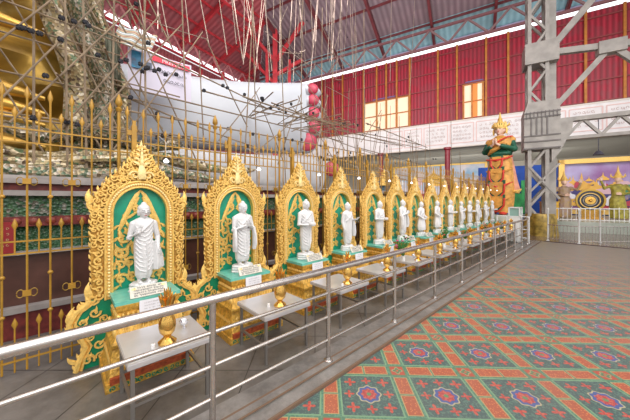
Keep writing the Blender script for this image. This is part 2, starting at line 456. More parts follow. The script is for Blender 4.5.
# left wall
LB = -27.5
m = MB(); m.box((LB-.1, 10, 8.6), (.2, 42, 17.2)); 
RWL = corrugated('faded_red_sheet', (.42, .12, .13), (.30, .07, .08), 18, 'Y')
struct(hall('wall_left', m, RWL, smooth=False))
m = MB(); m.box((LB+.05, 10, 17.75), (.05, 42, .5)); struct(hall('window_4', m, LIGHTW, smooth=False))
m = MB(); m.box((LB+.05, 10, 16.2), (.05, 42, .3)); struct(hall('window_5', m, LIGHTW, smooth=False))

# roof: two slopes meeting in a hip
TEALR = corrugated('teal_roof_light', (.30, .55, .60), (.20, .40, .45), 12, 'X')
PURP = corrugated('dusky_purple_roof_sheet', (.24, .175, .19), (.15, .10, .115), 12, 'X', .7, .3)
REDR = corrugated('red_roof_sheet', (.40, .10, .11), (.27, .05, .06), 12, 'Y', .6, .35)
SL = .35
def zf(A): return 18.1 + SL*(FA-A)
def zl(s): return 18.3 + SL*(s-LB)
def far_roof(a0, a1, name, mt):
    m = MB()
    # left edge follows the hip: s-LB == FA-A
    pts = [(LB+(FA-a0), a0), (24, a0), (24, a1), (LB+(FA-a1), a1)]
    m.f([m.v((s, A, zf(A))) for s, A in pts]); m.f([m.v((s, A, zf(A)+.1)) for s, A in pts][::-1])
    return struct(hall(name, m, mt, smooth=False))
far_roof(FA+.6, 28.3, 'ceiling_roof_light', TEALR)
far_roof(28.3, 3.0, 'ceiling_far_slope', PURP)
m = MB(); pts = [(LB-.6, FA+.6), (LB+(FA-3), 3), (LB+(FA-3), -6), (LB-.6, -6)]
m.f([m.v((s, A, zl(s))) for s, A in pts]); m.f([m.v((s, A, zl(s)+.1)) for s, A in pts][::-1])
struct(hall('ceiling_left_slope', m, REDR, smooth=False))
# rafters and purlins
for i in range(9):
    s = -24+i*5.2; A1 = max(3, FA-(s-LB)) if s < 0 else 3
    A1 = max(3.0, FA-(s-LB))
    m = MB(); m.bar((s, FA, zf(FA)-.35), (s, A1, zf(A1)-.35), .22, .5)
    tag(hall('roof_rafter', m, MAROON, smooth=False), f'maroon steel rafter under the dusky roof slope, {ORD[i]} from the left', 'rafter', 'rafters under the far roof slope')
for i in range(7):
    A = FA-2.3-i*3.4; s0 = LB+(FA-A)
    m = MB(); m.bar((s0, A, zf(A)-.12), (24, A, zf(A)-.12), .12, .2)
    struct(hall('roof_purlin', m, MAROON, smooth=False))
for i in range(7):
    A = 27-i*4.6; smax = LB+(FA-A) if A > 3 else LB+(FA-3)
    m = MB(); m.bar((LB, A, zl(LB)-.3), (smax, A, zl(smax)-.3), .22, .5)
    tag(hall('roof_rafter', m, REDSTEEL, smooth=False), f'bright red steel rafter under the red roof slope, {ORD[i]} from the far corner', 'rafter', 'rafters under the red roof slope')
for i in range(10):
    s = LB+1.2+i*2.3; A1 = FA-(s-LB)
    m = MB(); m.bar((s, A1, zl(s)-.12), (s, -5, zl(s)-.12), .12, .22)
    struct(hall('roof_purlin', m, REDSTEEL, smooth=False))
def girder(name, label, p0, p1, z0, z1, n, mt, rail=.13, mt2=None):
    t = thing(name, label, 'girder', (0, 0, 0), HALLROT)
    a = Vector((p0[0], p0[1], 0)); b = Vector((p1[0], p1[1], 0))
    for nm, z in (('bottom_chord', z0), ('top_chord', z1)):
        m = MB(); m.bar(a+Vector((0, 0, z)), b+Vector((0, 0, z)), rail*1.3, rail*1.3); m.build(nm, mt, t, smooth=False)
    for i in range(n):
        q0 = a.lerp(b, i/n); qm = a.lerp(b, (i+.5)/n); q1 = a.lerp(b, (i+1)/n)
        m = MB(); m.bar(q0+Vector((0, 0, z0)), qm+Vector((0, 0, z1)), rail); m.bar(qm+Vector((0, 0, z1)), q1+Vector((0, 0, z0)), rail)
        m.build('diagonal_brace', mt2 or mt, t, smooth=False)
    return t
girder('lattice_girder', 'long maroon lattice girder in front of the daylight strip of the far wall', (LB+1, FA-3.5), (20, FA-3.5), 15.85, 17.5, 15, mat('brown_girder_steel', (.17, .07, .075), .55), .15, mat('grey_brown_brace', (.19,.11,.11), .6))
girder('lattice_girder', 'red and pink lattice girder along the left wall eave', (LB+2.2, FA-2), (LB+2.2, -4), 16.2, 17.9, 14, REDSTEEL, .14, PINKSTEEL)
girder('lattice_girder', 'upper red lattice girder crossing the red roof slope', (LB+9, FA-11), (LB+9, -5), 18.8, 20.4, 8, REDSTEEL, .14, PINKSTEEL)
# red post with braces near the corner
t = thing('steel_post', 'tall bright red steel post with slanting braces in the far left corner', 'post', (-4.45, 30, 0), 0)
m = MB(); m.box((0, 0, 12), (.5, .5, 24)); m.build('post', REDSTEEL, t, smooth=False)
for q in (((0, 0, 17), (-5, -1, 22.5)), ((0, 0, 17), (3.2, -1.5, 20.5)), ((0, 0, 14.5), (-3.5, 1, 18.5)), ((0, 0, 22), (-3, -5, 24)), ((0, 0, 15.5), (3, .5, 17.5)), ((-.9, 0, 12), (-.9, 0, 18)), ((1.6, 0, 12), (1.6, 0, 17.2)), ((-6, 0, 12), (-6, .5, 16)), ((-9, 0, 12), (-8.5, .5, 16.5))):
    m = MB(); m.bar(q[0], q[1], .32, .32); m.build('brace', REDSTEEL, t, smooth=False)
m = MB(); m.bar((-6, -12, 23.2), (11, -12, 24.2), .6, .9)
tag(m.build('roof_beam', PINKSTEEL, smooth=False), 'deep faded pink beam crossing high above the white foot', 'beam')

# ================================================================== RAILING
t = thing('steel_railing', 'long polished steel railing with four rails in front of the shrines', 'railing', P(0, 1.78), ROWROT)
posts = [.72, 1.83, 3.02, 4.2, 5.37, 6.5, 7.6, 8.7, 9.75, 10.75, 11.7]
m = MB(); m.tube([(-2.2, 0, .885), (11.75, 0, .885)], .030, 14); m.build('top_rail', STEEL, t)
for z in (.665, .44, .222):
    m = MB(); m.tube([(-2.2, 0, z), (11.7, 0, z)], .0135, 10); m.build('lower_rail', STEEL, t)
for x in posts:
    m = MB(); m.tube([(x, 0, .02), (x, 0, .875)], .0215, 12); p = m.build('post', STEEL, t)
    f = MB(); f.lathe([(.045, 0), (.045, .012), (.03, .02), (.024, .04)], (x, 0, .02), 14); f.build('foot_flange', STEEL, p)
t2 = thing('steel_railing', 'short pale railing return closing the far end of the long railing', 'railing', P(11.95, 1.78), ROWROT)
WSTEEL = mat('white_painted_tube', (.70, .70, .68), .4)
for z in (.95, .5, .2):
    m = MB(); m.tube([(0, 0, z), (0, .95, z)], .02, 8); m.build('rail', WSTEEL, t2)
for y in (0, .32, .64, .95):
    m = MB(); m.tube([(0, y, .02), (0, y, .97)], .024, 8); m.build('post', WSTEEL, t2)

# ================================================================== SHRINES
def arch_path(hw, z0, zs, ztop, n=40, pt=0.0):
    """bottom left, up, over, down; round arch (pt adds a point)"""
    pts = []
    for i in range(n+1):
        q = i/n
        if q < .28: pts.append((-hw, z0+(zs-z0)*q/.28))
        elif q > .72: pts.append((hw, z0+(zs-z0)*(1-q)/.28))
        else:
            a = pi*(1-(q-.28)/.44); pts.append((hw*cos(a), zs+(ztop-zs)*sin(a)))
    return pts
def outer_path(n=40):
    """silhouette of the gilded frame: straight sides, shoulder, concave rise to the tip"""
    key = [(-.39, .62), (-.40, 1.0), (-.40, 1.40), (-.385, 1.56), (-.335, 1.66), (-.25, 1.775), (-.155, 1.87), (-.085, 1.98), (-.04, 2.07), (0, 2.12)]
    key = key + [(-x, z) for x, z in key[-2::-1]]
    L = [0]
    for i in range(1, len(key)): L.append(L[-1]+math.dist(key[i-1], key[i]))
    out = []
    for i in range(n+1):
        q = i/n*L[-1]
        for j in range(1, len(key)):
            if q <= L[j]+1e-9:
                f = (q-L[j-1])/(L[j]-L[j-1]); out.append((key[j-1][0]+(key[j][0]-key[j-1][0])*f, key[j-1][1]+(key[j][1]-key[j-1][1])*f)); break
    return out
def samp(path, q):
    x = q*(len(path)-1); i = min(int(x), len(path)-2); f = x-i
    return Vector((path[i][0]*(1-f)+path[i+1][0]*f, path[i][1]*(1-f)+path[i+1][1]*f))

def make_shrine():
    rnd = random.Random(3)
    t = thing('shrine_niche', '', 'shrine', P(SHR_T[0], 3.25), ROWROT, 'gilded arch shrines in the row')
    inn = arch_path(.235, .60, 1.42, 1.675); mid = arch_path(.295, .60, 1.43, 1.74); out = outer_path()
    m = MB(); m.poly(arch_path(.25, .60, 1.42, 1.69), .03, .05); bb = m.build('backboard', GRN2, t, smooth=False)
    # gold flame relief on the green board
    m = MB(); y = .022
    for sg in (-1, 1):
        m.tube([(0, y, 1.65), (sg*.035, y, 1.60), (sg*.075, y, 1.52), (sg*.11, y, 1.43), (sg*.15, y, 1.33), (sg*.185, y, 1.24)], [.008, .022, .024, .024, .026, .012], 6, flat=.5)
        m.tube([(sg*.02, y, 1.58), (sg*.05, y, 1.50), (sg*.02, y, 1.44), (sg*.09, y, 1.38), (sg*.14, y, 1.36)], .015, 5, flat=.6)
        for i, (x, z, r, s_) in enumerate(((.15, 1.17, .065, 1), (.09, 1.28, .05, -1), (.15, 1.03, .07, -1), (.06, 1.07, .055, 1), (.17, .90, .055, 1), (.09, .92, .055, -1), (.16, .76, .055, -1), (.07, .78, .05, 1), (.05, 1.47, .035, 1), (.12, 1.38, .035, -1))):
            m.scroll((sg*x, z), r, rnd.uniform(0, 6), 1.1, s_*sg, .30, y, 5, 12)
            m.leaf((sg*x, z), pi/2-sg*(.7+.2*(i % 3)), r*1.7, .26, sg*1.2, y)
            m.leaf((sg*x, z), -pi/2+sg*(.5), r*1.5, .22, -sg*1.2, y)
        for i in range(6):
            z = .66+i*.12; m.leaf((sg*.225, z), pi/2+sg*.6, .075, .25, sg*.8, y)
    m.build('flame_relief', GOLD, bb)
    # gilded frame: backing plate, mouldings, carved openwork
    m = MB(); m.strip(mid, out, -.012, .03); fr = m.build('arch_frame', GOLD_D, t, smooth=False)  # plate coloured darker so gaps in the carving read as shaded holes
    m = MB(); m.strip(inn, mid, -.03, .03)
    m.tube([(x*1.0, -.036, z) for x, z in arch_path(.24, .60, 1.42, 1.68, 40)], .009, 6)
    m.tube([(x, -.036, z) for x, z in arch_path(.293, .60, 1.43, 1.738, 40)], .010, 6)
    m.build('arch_moulding', GOLD, t)
    m = MB(); pth = arch_path(.267, .62, 1.425, 1.71, 60)
    nb = 92
    for i in range(nb):
        p = samp(pth, (i+.5)/nb); m.ell((p.x, -.038, p.y), (.014, .014, .0125), 6, 4)
    m.build('bead_moulding', GOLD_L, t)
    m = MB()
    n = 46
    for i in range(n):                       # two lanes of curls filling the band
        q = (i+.5)/n
        a = samp(mid, q); b = samp(out, q); w = (b-a).length
        nl = max(1, int(w/.062))
        for j in range(nl):
            f = (j+.5)/nl; c = a.lerp(b, f)
            r = min(.036, w/nl*.55)*rnd.uniform(.85, 1.1)
            sg = 1 if c.x > 0 else -1
            m.scroll((c.x, c.y), r, rnd.uniform(0, 2*pi), 1.15, rnd.choice((-1, 1)), .27, -.028-.01*rnd.random(), 5, 10)
            m.leaf((c.x, c.y), pi/2-sg*rnd.uniform(-.3, 1.3), r*1.7, .26, sg*rnd.uniform(-.6, .9), -.03)
    m.build('carved_scrollwork', GOLD, fr)
    m = MB()                                 # flame teeth round the outside
    n = 60
    for i in range(2, n-1):
        q = i/n; p = samp(out, q); d = samp(out, min(1, q+.01))-samp(out, max(0, q-.01)); d.normalize()
        nrm = Vector((-d.y, d.x)); up = Vector((0, 1)); dr = (nrm*.75+up*.8).normalized()
        ang = atan2(dr.y, dr.x); sg = 1 if p.x > 0 else -1
        if abs(p.x) < .02: continue
        m.leaf((p.x-nrm.x*.01, p.y-nrm.y*.01), ang, .046+.012*(i % 2), .30, sg*.8, -.005)
    for sg in (-1, 1):                       # ears
        for z, L in ((1.52, .14), (.64, .16)):
            m.leaf((sg*.40, z), pi/2-sg*.45, L, .25, sg*.9, -.01, 6, 8)
            m.leaf((sg*.38, z-.06), pi/2-sg*.95, L*.8, .25, sg*1.3, -.01, 6, 8)
            m.scroll((sg*.385, z-.02), .05, 0, 1.3, sg, .28, -.02)
    m.build('flame_edging', GOLD, fr)
    m = MB()                                 # tip
    for k in range(5):
        z = 1.90+.048*k; s_ = 1-.17*k
        for sg in (-1, 1): m.leaf((sg*.012, z), pi/2-sg*.75, .085*s_, .28, sg*-.9, -.04)
        m.leaf((0, z), pi/2, .10*s_, .26, 0, -.05)
    m.leaf((0, 2.06), pi/2, .11, .2, 0, -.01)
    m.leaf((0, 1.76), pi/2, .2, .26, 0, -.045, 6, 8); m.scroll((.06, 1.80), .045, 0, 1.2, 1, .25, -.04); m.scroll((-.06, 1.80), .045, pi, 1.2, -1, .25, -.04)
    m.build('finial', GOLD_L, fr)
    m = MB(); m.box((-.045, .10, 1.18), (.042, .042, 2.30)); m.box((-.075, .10, 2.25), (.06, .025, .05)); m.box((-.045, .10, 2.34), (.03, .03, .08)); m.build('rear_post', YEL, t, smooth=False)
    # stepped pedestal
    def ring(z, hw, yf): return [(-hw, yf, z), (hw, yf, z), (hw, .02, z), (-hw, .02, z)]
    m = MB(); prof = [(0, .34, -.56), (.07, .34, -.56), (.07, .325, -.545), (.10, .325, -.545), (.12, .31, -.53), (.30, .285, -.475), (.31, .295, -.485), (.34, .295, -.485), (.36, .27, -.455), (.46, .24, -.39), (.47, .25, -.40), (.50, .255, -.405), (.51, .235, -.385), (.565, .235, -.385), (.58, .25, -.40), (.63, .255, -.405)]
    m.loft([ring(*p) for p in prof]); m.mi = 1                                 # diamond and bead relief on the pedestal faces
    for i in range(9):
        for j in range(2):
            x = -.26+.065*i; z = .16+.075*j; yf = -.53+(z-.12)/.18*.055
            m.ell((x+(.03*j), yf, z), (.026, .012, .026), 4, 2)
    for i in range(14):
        x = -.24+.037*i; m.leaf((x, .37), pi/2, .075, .22, 0, -.425+.0)
        m.ell((x, -.393, .54), (.013, .02, .02), 6, 4)
    for sx in (-1, 1):
        for i in range(11):
            y = -.42+.037*i; m.ell((sx*.237, y, .54), (.02, .013, .02), 6, 4)
            m.ell((sx*.262, y, .41), (.016, .012, .035), 6, 4); m.ell((sx*.30, y-.03, .2), (.012, .016, .026), 4, 2)
    pd = m.build('pedestal', [mat('carved_gold_plinth', (.80, .45, .07), .42, .2, .45, 26, .6, 55), GOLD], t)
    m = MB(); m.box((0, -.553, .085), (.62, .03, .05)); m.build('red_band', mat('carmine_band', (.55, .10, .03), .5, 0, .5, 30), pd, smooth=False)
    m = MB(); rn = random.Random(5)
    for i in range(13):
        m.scroll((-.29+.048*i, .03), .022, rn.uniform(0, 6), 1.1, 1 if i % 2 else -1, .26, -.566, 4, 8)
    m.build('base_scroll', GRN, pd)
    m = MB(); m.box((0, -.19, .645), (.525, .42, .035)); m.build('pedestal_top', TEAL, t, smooth=False)
    # side brackets
    for sg in (-1, 1):
        key = [(.22, .0), (.50, .0), (.475, .10), (.43, .2), (.47, .30), (.535, .36), (.545, .44), (.50, .53), (.44, .57), (.40, .62), (.22, .62)]
        m = MB(); m.poly([(sg*x, z) for x, z in key], -.02, .02); sb = m.build('side_bracket', GRN, t, smooth=False)
        m = MB(); y = -.03
        edge = key[1:-1]
        m.tube([(sg*x, -.02, z) for x, z in edge], .026, 7)
        m.tube([(sg*(x-.035), y, z) for x, z in edge], .010, 5)
        for i in range(18):
            p = samp(edge, (i+.5)/18); m.leaf((sg*(p.x), p.y), (pi/2-sg*(.9+.35*sin(i*1.7))), .066, .3, sg*.9, -.02)
        for x, z, r in ((.46, .43, .05), (.37, .50, .045), (.36, .36, .05), (.34, .20, .045), (.42, .08, .05), (.40, .28, .035), (.30, .43, .035), (.33, .09, .035)):
            m.scroll((sg*x, z), r, rnd.uniform(0, 6), 1.25, sg*rnd.choice((-1, 1)), .25, y, 5, 12); m.leaf((sg*x, z), rnd.uniform(.4, 2.6), r*1.5, .25, .8, y)
        m.leaf((sg*.53, .45), pi/2-sg*.35, .15, .25, sg*1.1, -.02, 6, 8); m.leaf((sg*.50, .08), pi/2-sg*1.1, .10, .28, sg*1.0, -.02)
        m.build('bracket_scroll', GOLD, sb)
    return t
sh0 = make_shrine()
def shrine_label(i): return 'gold carved arch niche with green backing on stepped pedestal, ' + (ORD[i] + ' of the row' if i in (0, 13) else ORD[i] + ' from the near end')
sh0['label'] = shrine_label(0)
for i in range(1, ROWS): dup(sh0, P(SHR_T[i], 3.25), ROWROT, shrine_label(i))

# ================================================================== STATUES
def remeshed(m, name, mt, vox, parent=None, smooth_it=4):
    o = m.build('tmp', mt, None, smooth=False)
    md = o.modifiers.new('r', 'REMESH'); md.mode = 'VOXEL'; md.voxel_size = vox
    sm = o.modifiers.new('s', 'SMOOTH'); sm.factor = .5; sm.iterations = smooth_it
    dg = bpy.context.evaluated_depsgraph_get(); ev = o.evaluated_get(dg)
    me = bpy.data.meshes.new_from_object(ev); bpy.data.objects.remove(o)
    me.polygons.foreach_set('use_smooth', [True]*len(me.polygons))
    me.materials.clear(); me.materials.append(mt)
    r = bpy.data.objects.new(name, me); COL.objects.link(r)
    if parent: r.parent = parent
    return r
def limb(m, pts, rs, seg=10):
    """tapered joint chain, closed so that it can be remeshed"""
    m.tube(pts, rs, seg)
    for p, r in zip(pts, rs): m.ell(p, r*1.0, 10, 6)
def hand(m, w, d, up, s=1.0, curl=.3):
    """palm at w, fingers along d, `up` the thumb side"""
    w = Vector(w); d = Vector(d).normalized(); up = Vector(up); up = (up-d*up.dot(d)).normalized(); n = d.cross(up)
    R = Matrix((up, n, d)).transposed().to_4x4()
    m.ell(w+d*.020*s, (.019*s, .010*s, .026*s), 10, 6, R)
    for k, L in enumerate((.030, .034, .032, .026)):
        b = w+d*.036*s+up*(.0135-.009*k)*s
        m.tube([b, b+d*L*.5*s, b+(d*L+n*curl*L*.5)*s], [.0052*s, .005*s, .0042*s], 6)
    b = w+d*.010*s+up*.015*s
    m.tube([b, b+(up*.6+d)*.016*s, b+(up*.5+d*1.5)*.024*s], [.0062*s, .0055*s, .0045*s], 6)
def head(m, c, s=1.0, crown=True, yaw=0):
    M0 = m.M; m.M = M0 @ Matrix.Translation(Vector(c)) @ Matrix.Rotation(yaw, 4, 'Z') @ Matrix.Rotation(radians(8), 4, 'X') @ Matrix.Scale(s, 4)
    m.ell((0, 0, 0), (.041, .047, .054), 20, 14)
    m.ell((0, -.010, -.026), (.031, .034, .032), 14, 8)
    m.ell((0, -.030, -.045), (.013, .012, .010), 10, 6)       # chin
    m.tube([(0, -.043, .012), (0, -.055, -.011)], [.0045, .0085], 8)   # nose
    for sx in (-1, 1):
        m.ell((sx*.017, -.040, .003), (.0105, .006, .0055), 10, 6)    # eyelids
        m.tube([(sx*.006, -.046, .012), (sx*.018, -.044, .017), (sx*.029, -.034, .012)], .0028, 6)   # brow
        m.ell((sx*.043, .002, -.008), (.006, .012, .022), 8, 6)       # long ears
        m.ell((sx*.040, 0, -.030), (.005, .008, .012), 8, 6)
    m.ell((0, -.043, -.028), (.012, .008, .005), 10, 6)      # mouth
    if crown:
        m.ell((0, .006, .022), (.044, .049, .040), 18, 10)    # hair cap
        m.ell((0, .010, .060), (.021, .022, .020), 12, 8)     # topknot
    m.M = M0
def robe_rings(prof, pleat, n=64, twist=0):
    rings = []
    for z, rx, ry, cx, cy, pl in prof:
        r = []
        for k in range(n):
            a = 2*pi*k/n
            q = 1+pleat*pl*sin(9*a+z*14+twist)*(.6+.4*sin(3*a))
            r.append((cx+rx*q*cos(a), cy+ry*q*sin(a), z))
        rings.append(r)
    return rings
def make_statue(kind):
    t = thing('buddha_statue', '', 'statue', (0, 0, 0), ROWROT, 'white marble standing statues in the niches')
    SX = .97 if kind == 0 else 1.16
    m = MB(Matrix.Diagonal((SX, 1.12, 1, 1)))
    m.lathe([(.115, -.035), (.125, -.02), (.112, -.005), (.12, .012), (.110, .028), (.118, .04), (.10, .055)], (0, 0, 0), 8, 1.05, .8)
    lean = {0: 0, 1: 0, 2: .004, 3: -.004, 4: .01}[kind]
    wide = {0: 1.0, 1: 1.05, 2: .95, 3: .92, 4: 1.22}[kind]
    # trunk: chest, waist, hips, robe to the ankles  (z, rx, ry, cx, cy, pleat)
    prof = [(.095, .060*wide, .045, 0, .0, 1.0), (.13, .073*wide, .052, 0, .0, 1.0), (.22, .078*wide, .056, 0, 0, 1.0), (.32, .080, .058, 0, 0, .9), (.40, .082, .058, lean, 0, .7), (.46, .080, .056, lean, 0, .5),
            (.52, .076, .052, lean, 0, .5), (.58, .084, .054, lean, 0, .4), (.63, .094, .052, lean, .003, .25), (.665, .092, .045, lean, .005, .1), (.685, .058, .034, lean, .005, 0), (.70, .028, .027, lean, .003, 0)]
    m.loft(robe_rings(prof, .055))
    m.tube([(lean, .004, .67), (lean, 0, .725)], [.034, .026], 12)
    for sx in (-1, 1):                       # ankles and feet
        limb(m, [(sx*.034, .0, .12), (sx*.036, .004, .068)], [.026, .019])
        m.ell((sx*.038, -.028, .062), (.022, .046, .015), 12, 8)
        for k in range(5): m.ell((sx*.038+(k-2)*.0075, -.070+abs(k-2)*.002, .060), (.0045, .009, .006), 6, 4)
    m.M = Matrix.Identity(4); head(m, (lean, -.006, .757), 1.16, yaw={0: .15, 1: .1, 2: 0, 3: 0, 4: -.1}[kind]); m.M = Matrix.Diagonal((SX, 1.12, 1, 1))
    # sash of the robe over the left shoulder with hanging edge
    m.tube([(-.075, -.035, .50), (-.03, -.058, .56), (.03, -.056, .62), (.07, -.03, .665), (.08, .02, .66)], [.008, .010, .011, .012, .012], 8)
    for k in range(10):
        z = .56-.043*k; m.tube([(-.076, -.030, z+.055), (-.045, -.054, z+.008), (.0, -.0585, z-.012), (.04, -.054, z+.012), (.072, -.034, z+.07)], .0032, 6)
    m.tube([(.012, -.058, .45), (.02, -.062, .3), (.012, -.058, .12)], .006, 6)
    def arm(sx, el, wr, r=(.030, .026, .018)):
        sh = (lean+sx*.088, .004, .635); limb(m, [sh, el, wr], list(r)); return wr
    if kind == 0:
        wr = arm(-1, (-.118, .0, .50), (-.055, -.072, .555)); hand(m, wr, (.3, -.15, 1), (-1, 0, 0), 1.0)
        wr = arm(1, (.120, .01, .50), (.115, -.035, .39)); hand(m, wr, (.1, -.1, -1), (0, -1, 0), 1.0)
        # robe held out at the hip
        m.loft([[(x+.012*sin(k*1.9)*f, y0+.012*cos(k*1.7), z) for k, (x, y0) in enumerate(((.06, .03), (.06, -.035), (.06+.03*f+.02, -.045), (.06+.05*f+.03, -.02), (.06+.06*f+.03, .01), (.06+.03*f+.02, .035)))] for z, f in ((.45, .3), (.38, .7), (.30, 1.0), (.22, 1.25), (.165, 1.3))])
        for k in range(4): m.tube([(.10+.01*k, -.04+.012*k, .42), (.115+.016*k, -.048+.016*k, .30), (.12+.02*k, -.045+.018*k, .18)], .0055, 6)
    elif kind == 1:
        for sx in (-1, 1):
            wr = arm(sx, (sx*.112, -.012, .49), (sx*.022, -.098, .545)); hand(m, wr, (-sx*.12, -.1, 1), (0, -1, .1), 1.05, 0)
            m.loft([[(sx*(.095+.02*f)+.018*cos(a), -.01-.03*f+.03*sin(a)*f, z) for a in [2*pi*k/10 for k in range(10)]] for z, f in ((.52, .8), (.42, 1.2), (.30, 1.3), (.23, 1.0))])
    elif kind == 2:
        for sx in (-1, 1):
            wr = arm(sx, (sx*.112, -.01, .48), (sx*.045, -.100, .475)); hand(m, wr, (-sx*.7, -.7, .1), (0, 0, 1), 1.0, .5)
        m.lathe([(.018, 0), (.038, .008), (.046, .03), (.044, .05), (.034, .056)], (0, -.125, .455), 16)
    elif kind == 3:
        wr = arm(-1, (-.112, .012, .49), (-.108, -.02, .37)); hand(m, wr, (0, -.15, -1), (0, -1, 0), 1.0)
        wr = arm(1, (.112, -.02, .51), (.075, -.125, .535)); hand(m, wr, (-.1, -.7, .6), (-1, 0, .2), 1.05, .1)
        m.loft([[(.095+.014*cos(a), -.03-.02*f+.032*sin(a)*f, z) for a in [2*pi*k/10 for k in range(10)]] for z, f in ((.53, .8), (.42, 1.2), (.30, 1.4), (.22, 1.2))])
    else:
        wr = arm(-1, (-.125, -.005, .50), (-.075, -.09, .42)); hand(m, wr, (.5, -.6, -.2), (0, 0, 1), 1.0, .4)
        wr = arm(1, (.125, -.005, .50), (.06, -.095, .44)); hand(m, wr, (-.6, -.6, 0), (0, 0, 1), 1.0, .4)
        m.loft([[(r*cos(a)*(1+.05*sin(7*a)), -.01+r*.75*sin(a)*(1+.05*sin(7*a)), z) for a in [2*pi*k/28 for k in range(28)]] for z, r in ((.42, .082), (.30, .105), (.20, .118), (.12, .112))])
    remeshed(m, 'body', WHT, .0042, t, 1)
    l = MB(); M0 = Matrix.Translation(Vector((lean, -.006, .757))) @ Matrix.Scale(1.16, 4) @ Matrix.Rotation({0: .15, 1: .1, 2: 0, 3: 0, 4: -.1}[kind], 4, 'Z') @ Matrix.Rotation(radians(8), 4, 'X'); l.M = M0
    l.ell((0, -.0465, -.028), (.010, .005, .004), 8, 6); l.build('lips', LIPS, t)
    l = MB(); l.M = M0
    for sx in (-1, 1):
        l.tube([(sx*.007, -.0455, .002), (sx*.017, -.0475, -.001), (sx*.027, -.0405, .002)], .0014, 5)
        l.tube([(sx*.006, -.0490, .013), (sx*.018, -.0470, .018), (sx*.029, -.0370, .013)], .0013, 5)
    l.build('painted_eyes', INKG, t)
    return t
protos = [make_statue(k) for k in range(5)]
POSE = ['holding its robe out', 'with hands pressed together', 'cradling a bowl', 'stretching one hand forward', 'in wide bell shaped robe']
kinds = [0, 1, 2, 3, 2, 1, 4, 4, 2, 1, 2, 3, 1, 2]
STAT_U = [147, 240, 302, 342, 374, 398, 418, 434, 447, 458, 466, 474, 481, 487]
used = {}
for i, k in enumerate(kinds):
    a = 3.09; tt = SHR_T[i]+.01 if i else .595
    loc = P(tt-(.03 if i == 0 else 0), a, .695); rz = ROWROT
    lab = f'white marble statue {POSE[k]}, {which(i)}'
    if k not in used: used[k] = protos[k]; o = protos[k]; o.location = loc; o.rotation_euler = (0, 0, rz); o['label'] = lab
    else: o = dup(protos[k], loc, rz, lab)
    o.scale = (1.04, 1.04, 1.03) if i == 0 else (1.04+.03*((i*7) % 3-1),)*3
    o.scale.z *= .955; o.location.z += 0
    if i % 2: o.rotation_euler.z += .12
# ================================================================== OFFERING THINGS IN FRONT OF EACH SHRINE
def make_table():
    t = thing('offering_table', '', 'table', (0, 0, 0), ROWROT, 'stainless steel offering tables')
    m = MB(); m.box((0, 0, .452), (.56, .54, .016)); m.box((0, -.268, .437), (.56, .012, .03)); m.box((0, .268, .437), (.56, .012, .03)); m.box((-.278, 0, .437), (.012, .54, .03)); m.box((.278, 0, .437), (.012, .54, .03))
    m.build('table_top', STEEL_T, t, smooth=False)
    for x in (-.25, .25):
        for y in (-.24, .24):
            m = MB(); m.box((x, y, .222), (.024, .024, .444)); m.build('leg', STEEL_D, t, smooth=False)
    for y in (-.24, .24):
        m = MB(); m.bar((-.25, y, .16), (.25, y, .16), .02); m.build('stretcher', STEEL_D, t, smooth=False)
    for x in (-.25, .25):
        m = MB(); m.bar((x, -.24, .16), (x, .24, .16), .02); m.build('stretcher', STEEL_D, t, smooth=False)
    return t
def make_vase():
    t = thing('brass_vase', '', 'vase', (0, 0, 0), ROWROT, 'brass vases on the offering tables')
    m = MB(); m.lathe([(.048, 0), (.050, .010), (.036, .022), (.020, .034), (.022, .042), (.040, .062), (.047, .09), (.045, .115), (.034, .145), (.024, .165), (.022, .18), (.032, .20), (.036, .205), (.027, .203), (.02, .19)], (0, 0, 0), 20)
    m.build('bowl', BRASS, t)
    m = MB()
    for k in range(8):
        a = k*pi/4; m.tube([(0.016*cos(a), .016*sin(a), .19), (.030*cos(a), .030*sin(a), .235), (.046*cos(a), .046*sin(a), .265)], [.010, .012, .002], 5)
    for k in range(4):
        a = k*pi/2+.4; m.tube([(0, 0, .2), (.012*cos(a), .012*sin(a), .26), (.018*cos(a), .018*sin(a), .30)], [.008, .010, .002], 5)
    m.build('lotus_petals', BRASS, t)
    return t
def make_plaque():
    t = thing('donation_plaque', '', 'sign', (0, 0, 0), ROWROT, 'cream plaques at the feet of the statues')
    T = Matrix.Rotation(radians(-28), 4, 'X')
    m = MB(T); m.box((0, 0, .055), (.30, .012, .10)); m.build('board', CREAM, t, smooth=False)
    m = MB(T); rn = random.Random(9)
    for r_ in range(4):
        z = .090-.022*r_; x = -.115
        while x < .115:
            glyph(m, x, z, .011, -.0075, .16, rn); x += .0165+(.01 if rn.random() < .2 else 0)
    m.build('lettering', INK, t, smooth=False)
    m = MB(T)
    m.box((-.12, -.0068, .085), (.032, .003, .018)); m.build('gold_corner', GOLD_L, t, smooth=False)
    m = MB(T); m.box((.12, -.0068, .085), (.032, .003, .018)); m.build('gold_corner', GOLD_L, t, smooth=False)
    return t
def make_notice():
    t = thing('paper_notice', '', 'notice', (0, 0, 0), ROWROT, 'white paper notices on the pedestal fronts')
    m = MB(); m.grid(lambda u, v: ((u-.5)*.21, -.006*sin(u*pi)-.02*(1-v)**2, (v)*.19), 6, 6); m.build('sheet', PAPER, t)
    m = MB(); rn = random.Random(4)
    for r_ in range(6):
        z = .165-.026*r_; x = -.065
        while x < .065:
            glyph(m, x, z, .008, -.012-.02*(1-z/.19)**2, .14, rn); x += .013+(.012 if rn.random() < .2 else 0)
    m.build('lettering', INKG, t, smooth=False)
    return t
